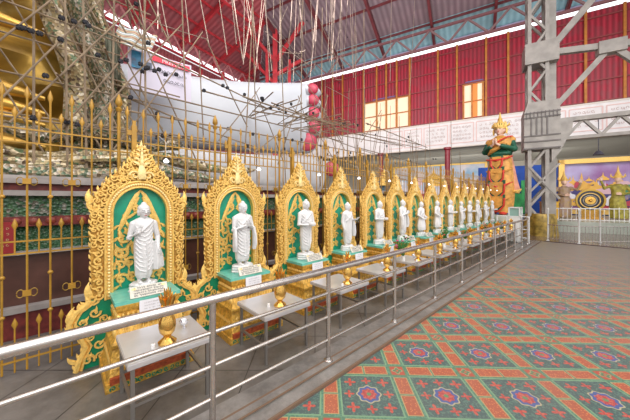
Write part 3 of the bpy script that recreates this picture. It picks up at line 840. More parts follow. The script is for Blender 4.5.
def make_glass():
    t = thing('water_cup', '', 'cup', (0, 0, 0), ROWROT, 'small cups on the offering tables')
    m = MB(); m.lathe([(.018, 0), (.020, .002), (.010, .010), (.009, .018), (.024, .03), (.036, .05), (.040, .062), (.036, .06), (.022, .034), (.0, .03)], (0, 0, 0), 16); m.build('bowl', mat('clear_silver_metal', (.72, .72, .74), .2, .8), t)
    return t
def make_candle():
    t = thing('votive_candle', '', 'candle', (0, 0, 0), 0, 'white votive candles on the tables')
    m = MB(); m.lathe([(.014, 0), (.0155, .002), (.0155, .032), (.011, .034)], (0, 0, 0), 12); m.build('wax', mat('white_wax', (.88, .87, .85), .35), t)
    m = MB(); m.tube([(0, 0, .032), (.001, 0, .043)], .0012, 4); m.build('wick', INK, t)
    return t
def make_lamp():
    t = thing('hanging_lamp', '', 'lamp', (0, 0, 0), ROWROT, 'small white lamps hanging before the shrines')
    m = MB(); m.lathe([(.006, .03), (.010, .027), (.024, .010), (.027, 0), (.016, -.012)], (0, 0, 0), 12); m.build('shade', LAMPW, t)
    m = MB(); m.tube([(0, 0, .05), (0, .02, .20), (0, .28, .30), (0, .36, .28)], .0022, 5); m.build('bracket', WSTEEL, t)
    return t
T_, V_, PL_, NO_, GL_, CA_, LA_ = make_table(), make_vase(), make_plaque(), make_notice(), make_glass(), make_candle(), make_lamp()
def put(proto, i, loc, rz, lab):
    if i == 0: proto.location = loc; proto.rotation_euler = (0, 0, rz); proto['label'] = lab; return proto
    return dup(proto, loc, rz, lab)
V_.scale = (1.3, 1.3, 1.4)
rn = random.Random(12); gi = ci = 0
for i in range(ROWS):
    tt = SHR_T[i]; w = which(i)
    put(T_, i, P(tt+.01, 2.40), ROWROT, f'square stainless steel table before the {w}')
    put(V_, i, P(tt+.0+(.02*(i % 3-1) if i else 0), 2.27, .46), rn.uniform(0, 3), f'brass lotus rimmed vase on table before the {w}')
    put(PL_, i, P(tt+.0, 2.855, .664), ROWROT, f'cream lettered plaque tilted at the statue feet in the {w}')
    put(NO_, i, P(tt+.02, 2.835, .455), ROWROT, f'white paper notice hanging on the pedestal of the {w}')
    if i % 3 != 2:
        put(GL_, gi, P(tt+.17, 2.44+.03*(i % 2), .46), rn.uniform(0, 3), f'small silver stemmed cup on the table before the {w}'); gi += 1
    if i % 4 != 3:
        put(CA_, ci, P(tt-.10, 2.25+.08*(i % 2), .46), 0, f'white votive candle on the table before the {w}'); ci += 1
    put(LA_, i, P(tt+.16, 2.95, 1.93), ROWROT, f'small white lamp on a curved bracket before the {w}')
# green mats under some statues
# flower bunches
def bouquet(label, loc, petal, n, sp, h, seed):
    rn = random.Random(seed); t = thing('flower_bunch', label, 'flowers', loc, 0)
    m = MB(); m.lathe([(.03, 0), (.035, .01), (.03, .06), (.04, .09), (.036, .09), (.02, .06)], (0, 0, 0), 12); m.build('pot', mat('white_pot', (.8, .78, .74), .4), t)
    m = MB(); tips = []
    for k in range(26):
        a = rn.uniform(0, 2*pi); r = sp*sqrt(rn.random()); z = h*rn.uniform(.5, 1)
        p = Vector((r*cos(a), r*sin(a), z)); tips.append(p)
        m.tube([(0, 0, .06), p*.55+Vector((0, 0, .04)), p], .0025, 4)
        for j in range(6):
            q = p*rn.uniform(.4, 1.05)+Vector((0, 0, .04)); d = Vector((rn.uniform(-1, 1), rn.uniform(-1, 1), rn.uniform(-.2, 1))).normalized()*.05
            m.tube([q, q+d*.5, q+d], [.002, .012, .001], 4, flat=.3)
    m.build('foliage', GREENP, t)
    for k in range(n):
        p = tips[k]+Vector((0, 0, .02)); m = MB()
        for j in range(6):
            a = j*pi/3; m.ell(p+Vector((.016*cos(a), .016*sin(a), .004)), (.014, .014, .008), 6, 4)
        m.ell(p+Vector((0, 0, .010)), .009, 6, 4); m.build('blossom', petal, t)
bouquet('tall green bunch with magenta blossoms on the table before the fifth niche', P(4.45, 2.45, .46), PINKF, 5, .15, .42, 1)
bouquet('small white pot of red blossoms on the table before the eighth niche', P(7.55, 2.42, .46), REDF, 14, .11, .26, 2)
bouquet('bushy red flower bunch on the table before the tenth niche', P(9.35, 2.42, .46), REDF, 16, .13, .34, 3)
bouquet('leafy green bunch with few red blossoms on the table before the seventh niche', P(6.4, 2.5, .46), REDF, 3, .08, .46, 4)
bouquet('red blossoms in a white pot before the twelfth niche', P(11.0, 2.4, .46), REDF, 12, .12, .3, 5)
bouquet('green plant bunch with sparse red flowers before the last niche', P(12.6, 2.4, .46), REDF, 4, .2, .4, 6)

# ================================================================== GOLD FENCE BEHIND THE SHRINES
FY = 3.55
def make_fence():
    t = thing('fence_panel', '', 'fence', (0, 0, 0), ROWROT, 'gold spear fence panels behind the shrines')
    W = 1.05; n = 7
    for z in (.12, .99+.08, 1.18, 2.07, 2.19): 
        m = MB(); m.box((W/2, 0, z), (W, .018, .013)); m.build('rail', YEL, t, smooth=False)
    m = MB(); m.tube([(0, 0, 0), (0, 0, 2.55)], .016, 8); m.lathe([(.022, 0), (.032, .03), (.012, .05), (.034, .08), (.03, .12), (.004, .19)], (0, 0, 2.50), 10); m.lathe([(.03, 0), (.03, .02)], (0, 0, 0), 8); m.build('post', YEL, t)
    for k in range(n):
        x = W*(k+.5)/n
        m = MB(); m.tube([(x, 0, .02), (x, 0, 2.5)], .0085, 6); m.lathe([(.009, 0), (.020, .035), (.016, .06), (.003, .11)], (x, 0, 2.47), 6, 1, .6)
        if k % 2 == 0:
            for z in (.71, 1.72):
                m.box((x, -.004, z), (.055, .03, .05)); m.mi = 1
                for sx in (-1, 1):
                    for sz in (-1, 1): m.tube([(x+sx*(.02+.045*(1-cos(a))/2), 0, z+sz*(.003+.032*sin(a))) for a in [pi*i/8 for i in range(9)]], .0038, 4)
                m.mi = 0
        else:
            for z in (.52, .87, 1.58): m.ell((x, 0, z), (.021, .018, .02), 8, 6)
        m.build('picket', [YEL, mat('tarnished_gold_wire', (.42, .26, .05), .5, .3)], t)
    for k in range(n):
        x = W*(k+1)/n
        for z0, z1 in ((.02, .42), (1.07, 1.30), (2.07, 2.30)):
            m = MB(); m.tube([(x, 0, z0), (x, 0, z1)], .0065, 6); m.lathe([(.007, 0), (.021, .035), (.015, .055), (.003, .09)], (x, 0, z1-.01), 6, 1, .6)
            m.build('short_spear', YEL, t)
    return t
f0 = make_fence()
NF = 16
for i in range(NF):
    lab = 'gold spear topped fence panel, ' + ('leftmost, beside the nearest niche' if i == 0 else ('last one at the far end' if i == NF-1 else f'number {i+1} counted from the left end')) 
    loc = P(-2.1+.42+1.05*i, FY)
    if i == 0: f0.location = loc; f0.rotation_euler = (0, 0, ROWROT); f0['label'] = lab
    else: dup(f0, loc, ROWROT, lab)

# ================================================================== RECLINING FIGURE AND ITS BASE
GB = mosaic_mat('green_glass_mosaic', [(.03, .085, .035), (.05, .13, .05), (.04, .10, .05), (.03, .07, .04), (.20, .20, .16), (.06, .15, .07), (.04, .10, .04), (.14, .13, .10)], 30, .3, .1)
GB2 = mosaic_mat('deep_green_mosaic', [(.02, .08, .03), (.04, .12, .05), (.03, .10, .04), (.10, .15, .09), (.03, .09, .03)], 40, .3, .1)
BRN = mat('dark_brown_marble', (.13, .055, .04), .3, 0, .5, 3); RDM = mat('oxblood_band', (.22, .03, .025), .45, 0, .6, 12); GRM = mat('grey_ledge_stone', (.40, .36, .34), .5, 0, .3, 5)
t = thing('statue_base', 'long tiered base in green and dark red bands behind the gold fence', 'plinth', P(0, 4.5), ROWROT)
x0, x1 = -6.5, 9.0
for nm, za, zb_, y, mt in (('lower_tier', 0, .30, -.06, RDM), ('ledge', .30, .36, -.12, GRM), ('brown_band', .36, .93, 0, BRN), ('ledge', .93, .97, -.05, GRM), ('green_band', .97, 1.25, .04, GB2), ('red_moulding', 1.25, 1.36, -.03, RDM), ('green_band', 1.36, 1.60, .05, GB), ('ledge', 1.60, 1.66, -.04, GRM), ('red_moulding', 1.66, 1.74, .0, RDM), ('ledge', 1.74, 1.79, -.07, GRM), ('upper_tier', 1.79, 1.84, .1, GRM)):
    m = MB(); m.box(((x0+x1)/2, y+2.5, (za+zb_)/2), (x1-x0, 5, zb_-za)); m.build(nm, mt, t, smooth=False)
m = MB()
for i in range(110):
    x = x0+.07+i*.14
    if x > x1: break
    m.ell((x, -.035, 1.305), (.05, .02, .045), 6, 4)
m.build('petal_row', mat('dark_red_petal', (.3, .05, .03), .5, 0, .5, 20), t)
m = MB(); m.box((-.62, -.10, 1.14), (.42, .03, .34)); m.build('red_tablet', mat('crimson_tablet', (.30, .015, .02), .4), t, smooth=False)
m = MB(); rn = random.Random(2)
for r_ in range(4):
    for k in range(9): glyph(m, -.78+.04*k, 1.24-.06*r_, .02, -.118, .12, rn)
m.build('tablet_lettering', mat('pale_gold_lettering', (.55, .40, .2), .6), t, smooth=False)

body = thing('reclining_statue', 'giant reclining figure with gilded robe, mosaic hem and white feet with pink nails', 'statue', P(0, 0), ROWROT)
# robe: long folded sheet left of the feet
def robe(u, v):
    x = -7.5+u*7.8                           # toward the hem at the right
    ang = v*1.75
    z = 1.84+5.8*sin(ang)**.9*(1 if ang < pi/2 else 1)
    y = 6.0+(1-cos(ang))*2.6 if True else 0
    drape = .16*sin(z*5.2+x*1.3+.6*sin(x*2.2)) + .07*sin(z*11-x*2)
    sag = .9*max(0, u-.75)
    return (x+.05*sin(z*4), y-.0+drape-.35*sin(v*pi)+sag*.2, z)
m = MB(); m.grid(robe, 90, 80); m.build('robe', GOLDR, body)
# bulging fold rolls low on the robe
FOLD = mat('bright_gilded_fold', (.80, .48, .10), .3, .55, .45, 3)
for k, (z, y, r) in enumerate(((2.05, 5.55, .17), (2.45, 5.6, .16), (2.78, 5.62, .12), (3.02, 5.65, .10), (3.3, 5.62, .10), (4.2, 5.5, .10), (4.9, 5.6, .14))):
    m = MB(); m.tube([(-7.5+.52*i, y+.06*sin(i*.9+k), z+.09*sin(i*.45+k)-.05*max(0, i-10)) for i in range(15)], [r*(1+.18*sin(i*1.3+k)) for i in range(14)]+[r*.3], 10)
    m.build('robe_fold', FOLD, body)
# hem: patterned mosaic borders
HEM = mosaic_mat('mirror_glass_hem', [(.30, .24, .12), (.42, .33, .17), (.13, .18, .09), (.55, .48, .36), (.24, .18, .09), (.5, .40, .25), (.35, .25, .12), (.12, .08, .05)], 22, .3, .25)
HEM2 = mosaic_mat('green_silver_hem', [(.09, .12, .07), (.35, .31, .25), (.26, .20, .12), (.10, .14, .08), (.33, .26, .15), (.42, .36, .28), (.16, .12, .07)], 26, .25, .3)
def hem(x0, x1, yo, bulge):
    def fn(u, v):
        z = 1.84+5.2*v; x = x0+(x1-x0)*u - .22*(1-v)*-4*.5*(1-v) + .10*sin(z*2.3)
        return (x, 5.55+yo+1.2*(v**2)-bulge*sin(pi*u)+.06*sin(z*6+u*3), z)
    return fn
m = MB(); m.grid(hem(-.35, .02, .0, .16), 10, 60); m.build('robe_hem', HEM, body)
m = MB(); m.grid(hem(.0, .32, -.05, .20), 10, 60); m.build('robe_hem', HEM2, body)
m = MB(); m.grid(hem(.3, .52, .02, .14), 10, 60); m.build('robe_hem', HEM, body)
# rubble of hem folds lying along the top of the base
for k, (xa, xb, y, z, r, mt) in enumerate(((-6, .9, 5.15, 2.02, .14, HEM), (-6, 2.1, 4.95, 1.95, .11, HEM2), (-6, 3.0, 5.2, 2.22, .10, HEM), (-2.5, 1.6, 5.25, 2.5, .10, HEM2), (-6, 1.4, 5.0, 2.1, .07, HEM))):
    n = 26; m = MB(); m.tube([(xa+(xb-xa)*i/n, y+.09*sin(i*1.1+k), z+.07*sin(i*.8+k*2)) for i in range(n+1)], [r*(1+.3*sin(i*1.7+k)) for i in range(n)]+[r*.2], 8)
    m.build('hem_fold', mt, body)
# feet
def foot(xa, xb, za0, zb0, za1, zb1, y0, th):
    """upper/lower edges at the ankle and at the toes"""
    rings = []
    N = 26
    for i in range(N+1):
        q = i/N; x = xa+(xb-xa)*q
        lo = za0+(za1-za0)*q; hi = zb0+(zb1-zb0)*q**1.3 - .10*sin(pi*q)
        c = (lo+hi)/2; h = (hi-lo)/2; tk = th*(1-.35*q)
        rings.append([(x, y0+tk-tk*1.0*math.copysign(abs(cos(a))**.6, cos(a)), c+h*math.copysign(abs(sin(a))**.62, sin(a))) for a in [2*pi*k/28 for k in range(28)]])
    return rings
m = MB(); m.loft(foot(.3, 5.55, 2.75, 4.36, 3.05, 5.36, 6.35, .8)); m.build('upper_foot', FOOTW, body)
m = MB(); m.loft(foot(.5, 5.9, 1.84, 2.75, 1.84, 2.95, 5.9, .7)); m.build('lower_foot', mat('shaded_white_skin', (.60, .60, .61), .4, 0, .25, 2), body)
for z, r, x, y in ((5.16, .19, 6.02, 6.6), (4.80, .20, 6.04, 6.6), (4.39, .215, 6.05, 6.6), (3.92, .235, 6.06, 6.6), (3.40, .31, 5.80, 6.6), (2.58, .27, 6.6, 6.3)):
    m = MB(); m.ell((x-.1, y+.05, z), (.45, .25, r*1.1), 16, 10, Matrix.Rotation(-.2, 4, 'Z')); toe = m.build('toe', FOOTW, body)
    m = MB(); m.ell((x-.15, y-.17, z), (r*1.0, .12, r*.93), 18, 10, Matrix.Rotation(-.72, 4, 'Z')); m.build('toe_nail', PINK, toe)

# banner
bt = P(.98, 5.62, 0)
t = thing('hanging_banner', 'white printed banner with red title strip tied to the scaffold', 'banner', P(.80, 5.7), ROWROT)
bw = 1.07; bz0, bz1 = 3.53, 4.28
def bn(u, v): return (u*bw, .02*sin(u*9)*(1-v), bz0+(bz1-bz0)*v + .02*sin(u*pi)*-1)
m = MB(); m.grid(bn, 12, 6); m.build('sheet', mat('lilac_white_vinyl', (.66, .62, .74), .5), t)
m = MB(); m.box((.58+.12, -.03, bz1-.10), (.66, .006, .10)); m.build('title_strip', mat('signal_red_print', (.78, .03, .07), .5), t, smooth=False)
m = MB(); m.box((.14, -.03, bz1-.22), (.18, .006, .30)); m.build('photo_print', mat('dark_blue_print', (.05, .09, .16), .5, 0, 0, 9, col2=(.02, .25, .45)), t, smooth=False)
m = MB(); m.box((.32, -.03, bz1-.27), (.09, .006, .12)); m.build('photo_print', mat('grey_blue_print', (.10, .12, .17), .5), t, smooth=False)
def text(body_, size, loc, mt, parent, nm='lettering', ext=.003):
    c = bpy.data.curves.new('t', 'FONT'); c.body = body_; c.size = size; c.extrude = ext
    o = bpy.data.objects.new('t', c); COL.objects.link(o); dg = bpy.context.evaluated_depsgraph_get()
    me = bpy.data.meshes.new_from_object(o.evaluated_get(dg)); bpy.data.objects.remove(o)
    me.transform(Matrix.Translation(loc) @ Matrix.Rotation(pi/2, 4, 'X')); me.materials.clear(); me.materials.append(mt)
    r = bpy.data.objects.new(nm, me); COL.objects.link(r); r.parent = parent; return r
text('PREMIER', .105, (.53, -.036, bz1-.136), PAPER, t)
m = MB(); rn = random.Random(8)
for z, xa, xb in ((bz1-.30, .46, .98), (bz1-.46, .58, .90)):
    x = xa
    while x < xb: glyph(m, x, z, .045, -.032, .13, rn); x += .06
m.build('lettering', INK, t, smooth=False)
# striped cloth bundle tied over the scaffold
t = thing('striped_cloth', 'striped yellow and blue cloth slung over the scaffold beside the banner', 'cloth', P(.45, 5.5), ROWROT)
st = bpy.data.materials.new('faded_striped_weave'); st.use_nodes = True; nt = st.node_tree
w = nt.nodes.new('ShaderNodeTexWave'); w.bands_direction = 'Z'; w.inputs['Scale'].default_value = 3.2; w.inputs['Distortion'].default_value = 1.5
tc = nt.nodes.new('ShaderNodeTexCoord'); nt.links.new(tc.outputs['Object'], w.inputs['Vector'])
r = nt.nodes.new('ShaderNodeValToRGB')
for q, c in ((.0, (.65, .35, .33)), (.3, (.75, .6, .25)), (.55, (.7, .68, .6)), (.8, (.2, .35, .42))):
    e_ = r.color_ramp.elements.new(q); e_.color = (*c, 1)
nt.links.new(w.outputs['Fac'], r.inputs['Fac']); nt.links.new(r.outputs['Color'], nt.nodes['Principled BSDF'].inputs['Base Color'])
m = MB(); m.grid(lambda u, v: (.12+.55*u+.1*v, .04*sin(u*12), 4.22+.30*v-.06*sin(u*pi)), 16, 6); m.build('cloth', st, t)
m = MB(); m.grid(lambda u, v: (.02+.2*u, .05*sin(u*16), 3.55+.75*v), 16, 8); m.build('hanging_end', mat('grey_green_cloth', (.25, .26, .19), .8, 0, .5, 6), t)

# ================================================================== SCAFFOLDING
def pole_mesh(p0, p1, r=.022, sag=0.0, n=5):
    p0 = Vector(p0); p1 = Vector(p1); pts = []
    for i in range(n+1):
        q = i/n; p = p0.lerp(p1, q); p.z -= sag*sin(pi*q); pts.append(p)
    return pts, [r*.62*(1.12-.3*i/n) for i in range(n+1)]
def scaffold(label, poles, knots, mt, r=.022):
    t = thing('bamboo_scaffold', label, 'scaffold', P(0, 0), ROWROT)
    for p in poles[:98]:
        pts, rs = pole_mesh(p[0], p[1], p[2] if len(p) > 2 else r, random.uniform(-.03, .05)); m = MB(); m.tube(pts, rs, 6); m.build('bamboo_pole', mt, t)
    for k in knots[:98]:
        m = MB(); m.tube([(k[0]-.022, k[1]-.01, k[2]-.022), (k[0]+.022, k[1]+.01, k[2]+.022)], [.020, .024], 6); m.tube([(k[0]+.025, k[1], k[2]-.02), (k[0]-.02, k[1], k[2]+.025)], [.018, .022], 6); m.build('lashing', LASH, t)
    return t
rn = random.Random(21)
# in front of the robe: diamond lattice with ledgers
poles = []; knots = []
A0 = 5.05
for z in (2.55, 2.62, 3.15, 3.62, 3.70, 4.02, 4.55, 4.62, 5.1, 5.6, 6.1):
    j = rn.uniform(-.1, .1); poles.append(((-2.2, A0+j, z+.02), (.9+rn.uniform(-.3, .3)+(1.2 if z < 3.5 else 0), A0+j, z+rn.uniform(-.1, .12)), .020))
for x in (-.95, -.62, -.3, .02, .22, .5, .95):
    poles.append(((x, A0-.05, 1.9), (x+rn.uniform(-.08, .08), A0-.05, 6.6), .024))
for k in range(9):
    x = -2.2+.34*k
    poles.append(((x, A0-.1, 2.3+.2*(k % 2)), (x+1.3, A0-.1, 4.6), .019)); poles.append(((x+1.3, A0+.1, 2.2), (x, A0+.1, 4.5+.3*(k % 3)), .019))
    if k < 8: poles.append(((x, A0-.1, 4.4), (x+1.2, A0-.1, 6.5), .019)); poles.append(((x+1.2, A0+.1, 4.2), (x-.1, A0+.1, 6.5), .019))
for k in range(60):
    knots.append((rn.uniform(-1.2, 1.2), A0-.12, rn.choice((2.58, 3.15, 3.66, 3.66, 4.02, 4.6, 4.6, 5.1, 5.6))+rn.uniform(-.04, .04)))
for p in range(14):    # short putlogs running back to the statue
    x = rn.uniform(-1, 1); z = rn.choice((2.6, 3.15, 3.66, 4.6, 5.1)); poles.append(((x, A0-.35, z), (x+.25, A0+.8, z+.05), .018))
scaffold('dense brown bamboo lattice with black lashings in front of the gilded robe', poles, knots, BAMBOO)
# in front of the feet
poles = []; knots = []
for z0, z1, a, b in ((3.45, 3.35, .4, 6.3), (3.75, 3.72, 2.0, 6.6), (3.62, 3.6, 2.6, 6.2), (2.62, 2.7, .2, 7.5), (2.95, 3.0, .6, 7.6), (3.2, 2.7, .6, 3.0), (4.05, 3.55, .2, 3.2), (3.5, 3.9, 3.0, 6.8), (3.68, 3.66, 3.3, 5.8)):
    y = rn.uniform(4.9, 5.5); poles.append(((a, y, z0), (b, y, z1), .023))
for k in range(12):
    x = .9+.56*k+rn.uniform(-.1, .1); y = rn.uniform(4.8, 5.5); zt_ = rn.choice((3.9, 4.4, 5.6, 6.5, 7.2))
    poles.append(((x, y, 1.9), (x+rn.uniform(-.25, .25), y, zt_), .019))
for k in range(17):
    x = rn.uniform(.8, 6.6); y = rn.uniform(4.8, 5.4); d = rn.choice((-1, 1))
    poles.append(((x, y, rn.uniform(2.2, 3.4)), (x+d*rn.uniform(.5, 1.2), y+rn.uniform(-.3, .3), rn.uniform(3.4, 4.6)), .017))
for k in range(14):
    x = rn.uniform(3.0, 6.0); poles.append(((x, 4.6, rn.choice((3.62, 3.75))+rn.uniform(-.04, .04)), (x+rn.uniform(-.6, .6), 6.3, 3.7), .019))
for k in range(46):
    knots.append((rn.choice((rn.uniform(.6, 3), rn.uniform(3, 6.3), rn.uniform(3.2, 5.8))), rn.uniform(4.85, 5.2), rn.choice((2.66, 2.97, 3.62, 3.72, 3.74))+rn.uniform(-.04, .04)))
scaffold('open bamboo scaffold with working platform in front of the white feet', poles, knots, BAMBOO)
# slender poles and cords hanging from the roof over the feet
poles = []; knots = []
for k in range(44):
    x = rn.gauss(7.6, 2.8); y = rn.uniform(6.5, 12.5)
    zb_ = rn.uniform(5.5, 8.5)*(y+6)/14; sl = rn.choice((0, .0, .8, -.8, 1.5, -1.5, .3))*rn.uniform(.5, 1.2)
    poles.append(((x, y, zb_), (x+sl, y+rn.uniform(-.4, .4), 16+rn.uniform(-3, 2)), .021))
for k in range(22):
    x = rn.gauss(8, 2.0); y = rn.uniform(8, 12); z = rn.uniform(6.2, 10)
    poles.append(((x, y, z), (x+rn.uniform(-2.6, 2.6), y+rn.uniform(-1, 1), z+rn.uniform(-1.3, 1.8)), .024))
for k in range(16): knots.append((rn.gauss(8, 2), rn.uniform(8, 11), rn.uniform(6.5, 9.5)))
for k in range(8):
    poles.append(((1.2+.45*k, 6.5, 5.0+.3*rn.random()), (.6+.5*k+rn.uniform(-.3, .3), 7.2, 10.5), .016))
scaffold('pale slender bamboo poles hanging from the roof above the white feet', poles, knots, BAMBOO_L)
poles = []; knots = []
for k in range(30):
    x = 7.3+.28*k+rn.uniform(-.1, .1); y = rn.uniform(5, 9); poles.append(((x, y, 0), (x+rn.uniform(-.3, .3), y, rn.uniform(3.4, 6.6)), .022))
for k in range(12):
    z = rn.choice((1.6, 2.5, 3.4, 4.0)); y = rn.uniform(5, 8); poles.append(((6.6+rn.uniform(-.5, 1.5), y, z), (11+rn.uniform(-1, 4), y, z+rn.uniform(-.3, .3)), .024))
for k in range(12):
    x = rn.uniform(7, 13); y = rn.uniform(5, 8); poles.append(((x, y, 1.5), (x+rn.uniform(-1.5, 1.5), y, 4.6), .018))
for k in range(30): knots.append((rn.uniform(7, 13), rn.uniform(5, 8), rn.choice((2.5, 3.4, 4.0))))
scaffold('bamboo scaffold of upright poles beyond the white feet, left of the painted panel', poles, knots, BAMBOO)

# ================================================================== FAR PAINTED PANELS, CURTAINS
MA = 45.5
def mural(name, label, sa, sb, z0, z1, seed, A, sky, n=26):
    t = thing(name, label, 'painting', H((sa+sb)/2, A), HALLROT); W = sb-sa; Hh = z1-z0; rn = random.Random(seed)
    m = MB(); 
    for x in (-W/2, W/2): m.box((x, 0, (z0+z1)/2), (.3, .25, Hh+.3))
    for z in (z0, z1): m.box((0, 0, z), (W+.3, .25, .3))
    m.build('gilt_frame', GOLD, t, smooth=False)
    m = MB(); m.box((0, .1, (z0+z1)/2), (W, .06, Hh)); m.build('painted_panel', sky, t, smooth=False)
    cols = [mat('mural_gold', (.85, .50, .10), .6), mat('mural_red', (.55, .07, .10), .6), mat('mural_green', (.10, .30, .16), .6), mat('mural_pink', (.75, .50, .55), .6), mat('mural_indigo', (.07, .06, .20), .6), mat('mural_white', (.85, .84, .86), .6)]
    for k in range(n):
        m = MB(); x = rn.uniform(-W*.46, W*.46); h = Hh*rn.uniform(.06, .2)*(1.5 if k < 8 else 1); w = h*rn.uniform(.5, 1.1); z = z0+Hh*rn.uniform(.1, .62); y0 = .05-.002*k
        c = rn.choice((0, 0, 0, 1, 2, 3, 3, 4, 5, 5))
        if c == 0 or rn.random() < .4:       # spired pavilion
            pts = [(-w, 0), (w, 0), (w, h*.3), (w*.7, h*.35), (w*.7, h*.5), (w*.35, h*.6), (w*.12, h*.8), (0, h*1.4), (-w*.12, h*.8), (-w*.35, h*.6), (-w*.7, h*.5), (-w*.7, h*.35), (-w, h*.3)]
        else: pts = [(w*.8*cos(a)*(1+.2*sin(3*a+k)), h*.5*sin(a)*(1+.2*sin(5*a))) for a in [2*pi*i/14 for i in range(14)]]
        m.poly([(min(W*.48, max(-W*.48, x+p[0])), min(z1-.2, max(z0+.2, z+p[1]))) for p in pts], y0-.01, y0); m.build('painted_shape', cols[c], t, smooth=False)
    return t
SKY1 = mat('painted_blue_sky', (.25, .42, .62), .6, 0, 0, .5, col2=(.72, .66, .72))
SKY2 = mat('painted_violet_sky', (.52, .50, .75), .6, 0, 0, .45, col2=(.30, .14, .34))
a_, b_2 = su(394, MA), su(486, MA)
mural('painted_panel', 'long gold framed blue mural under the gallery behind the row of arches', a_, b_2, .8, 6.95, 5, MA, SKY1, 40)
MR = 24.5
ra, rb = su(557.5, MR)+.3, su(668, MR)
mural('painted_panel', 'gold framed violet mural of golden spires behind the gong', ra-.1, rb, .75, 4.15, 11, MR, SKY2, 70)
# wall behind the right mural and blue curtain beside it
m = MB(); m.box(((su(487, 27)+14)/2+1, 27, 2.15), (16, .2, 4.3))
wallr = hall('blue_curtain', m, BLUE, smooth=False)
tag(wallr, 'royal blue cloth hanging behind the grey lattice column and mural', 'curtain')
m = MB(); m.box((su(515, 26.6), 26.6, 1.3), (.8, .1, 1.6)); m.box((su(519, 26.6)+.3, 26.55, 1.8), (.35, .1, 2.6))
tag(hall('green_panel', m, mat('bright_green_board', (.03, .38, .10), .6, 0, .5, 2), smooth=False), 'bright green board against the blue cloth behind the column', 'board')
# red columns below the gallery
for u, d, lab in ((447.5, FA-.3, 'dark red post under the white gallery in front of the long mural'), (381, FA-.3, 'dark red post under the gallery at left of the long mural')):
    m = MB(); s = su(u, d); m.lathe([(.34, 0), (.34, .3), (.25, .34), (.25, 6.6), (.36, 6.7), (.36, 6.9)], (0, 0, 0), 16); o = m.build('gallery_post', mat('dark_red_enamel', (.26, .015, .03), .4)); o.location = H(s, d); tag(o, lab, 'column')
# wide dim structures beyond fence: wooden pavilion with gold roof left of long mural
t = thing('wooden_cabinet', 'gold edged glass cabinet beyond the scaffold under the gallery', 'cabinet', H(su(384, 24), 24), HALLROT)
m = MB(); m.box((0, 0, 1.4), (2.4, 1.2, 2.8)); m.build('body', mat('honey_gold_wood', (.55, .34, .10), .5, 0, .3, 3), t, smooth=False)
m = MB(); m.box((0, -.62, 2.2), (1.7, .05, 2.0)); m.build('glass_door', mat('blue_glass', (.12, .30, .42), .2, 0, .5, 2), t, smooth=False)
m = MB(); m.lathe([(1.5, 0), (1.4, .2), (.9, .35), (.7, .7), (.3, .9), (.05, 1.5)], (0, 0, 2.8), 4); m.build('tiered_roof', GOLD, t, smooth=False)

# ================================================================== LATTICE COLUMN, GUSSETS, TRUSS
cB = Vector((9.92, 12.0, 0))
def wpt(u, v, d): return Vector(((u-CX)/F*d, d, CH+(HY-v)/F*d))
t = thing('lattice_column', 'tall grey steel lattice column with concrete collar at the end of the railing', 'column', cB, HALLROT)
hw = .30; zT = 13.0
for sx in (-1, 1):
    for sy in (-1, 1):
        m = MB(); m.box((sx*hw, sy*hw, zT/2), (.13, .13, zT)); m.build('leg', GREYSTEEL, t, smooth=False)
for sy in (-1, 1):
    m = MB(); z = .4; k = 0
    while z < zT-.9:
        sg = 1 if k % 2 else -1
        m.bar((-sg*hw, sy*hw, z), (sg*hw, sy*hw, z+.85), .09); z += .85; k += 1
    m.build('lacing', GREYSTEEL, t, smooth=False)
for sx in (-1, 1):
    m = MB(); z = .4; k = 0
    while z < zT-.9:
        sg = 1 if k % 2 else -1
        m.bar((sx*hw, -sg*hw, z), (sx*hw, sg*hw, z+.85), .09); z += .85; k += 1
    m.build('lacing', GREYSTEEL, t, smooth=False)
m = MB(); m.box((.52, .1, zT/2), (.26, .4, zT)); m.build('solid_web', GREYSTEEL, t, smooth=False)
# collar: tapered box with bands, haunch on the right
m = MB(); m.loft([[(-.5, -.42, 3.75), (.72, -.42, 3.75), (.72, .4, 3.75), (-.5, .4, 3.75)], [(-.5, -.42, 5.4), (.72, -.42, 5.4), (.72, .4, 5.4), (-.5, .4, 5.4)], [(-.36, -.36, 5.85), (.68, -.36, 5.85), (.68, .4, 5.85), (-.36, .4, 5.85)]]); cl = m.build('collar', GREYSTEEL, t, smooth=False)
m = MB()
for z in (3.8, 4.1, 4.35, 5.15, 5.35): m.box((.1, -.44, z), (1.25, .05, .05))
for k in range(9): m.box((-.42+.13*k, -.44, 5.25), (.03, .05, .3))
for k in range(4): m.box((-.25+.18*k, -.44, 4.75), (.05, .05, .8))
m.build('collar_ribs', GREYSTEEL_D, cl, smooth=False)
m = MB(); m.poly([(.72, 5.0), (1.15, 5.0), (1.1, 4.5), (.72, 3.6), (.45, 3.2), (.45, 3.75), (.72, 3.75)], -.35, .35); m.build('haunch', GREYSTEEL, t, smooth=False)
m = MB(); m.box((.1, -.05, 7.95), (1.15, .85, .9)); m.build('node_box', GREYSTEEL, t, smooth=False)
# struts
for a, b, w_ in (((.5, 0, 8.2), (4.0, 0, 12.6), .2), ((.55, 0, 5.5), (2.15, 0, 7.5), .17), ((.5, 0, 8.0), (2.3, 0, 7.8), .2), ((2.5, 0, 7.75), (9, 0, 7.75), .2), ((2.5, 0, 7.6), (4.6, 0, 5.1), .17)):
    m = MB(); m.bar(a, b, w_, w_*1.2); m.build('strut', GREYSTEEL, t, smooth=False)
m = MB(); m.box((2.35, 0, 7.72), (.8, .4, .5)); m.build('node_box', GREYSTEEL, t, smooth=False)
m = MB(); m.bar((-.3, -.36, 1.9), (.7, -.36, 3.1), .08, .08); m.bar((-.3, -.36, 3.0), (.7, -.36, 1.6), .08, .08); m.build('cross_brace', GREYSTEEL, t, smooth=False)
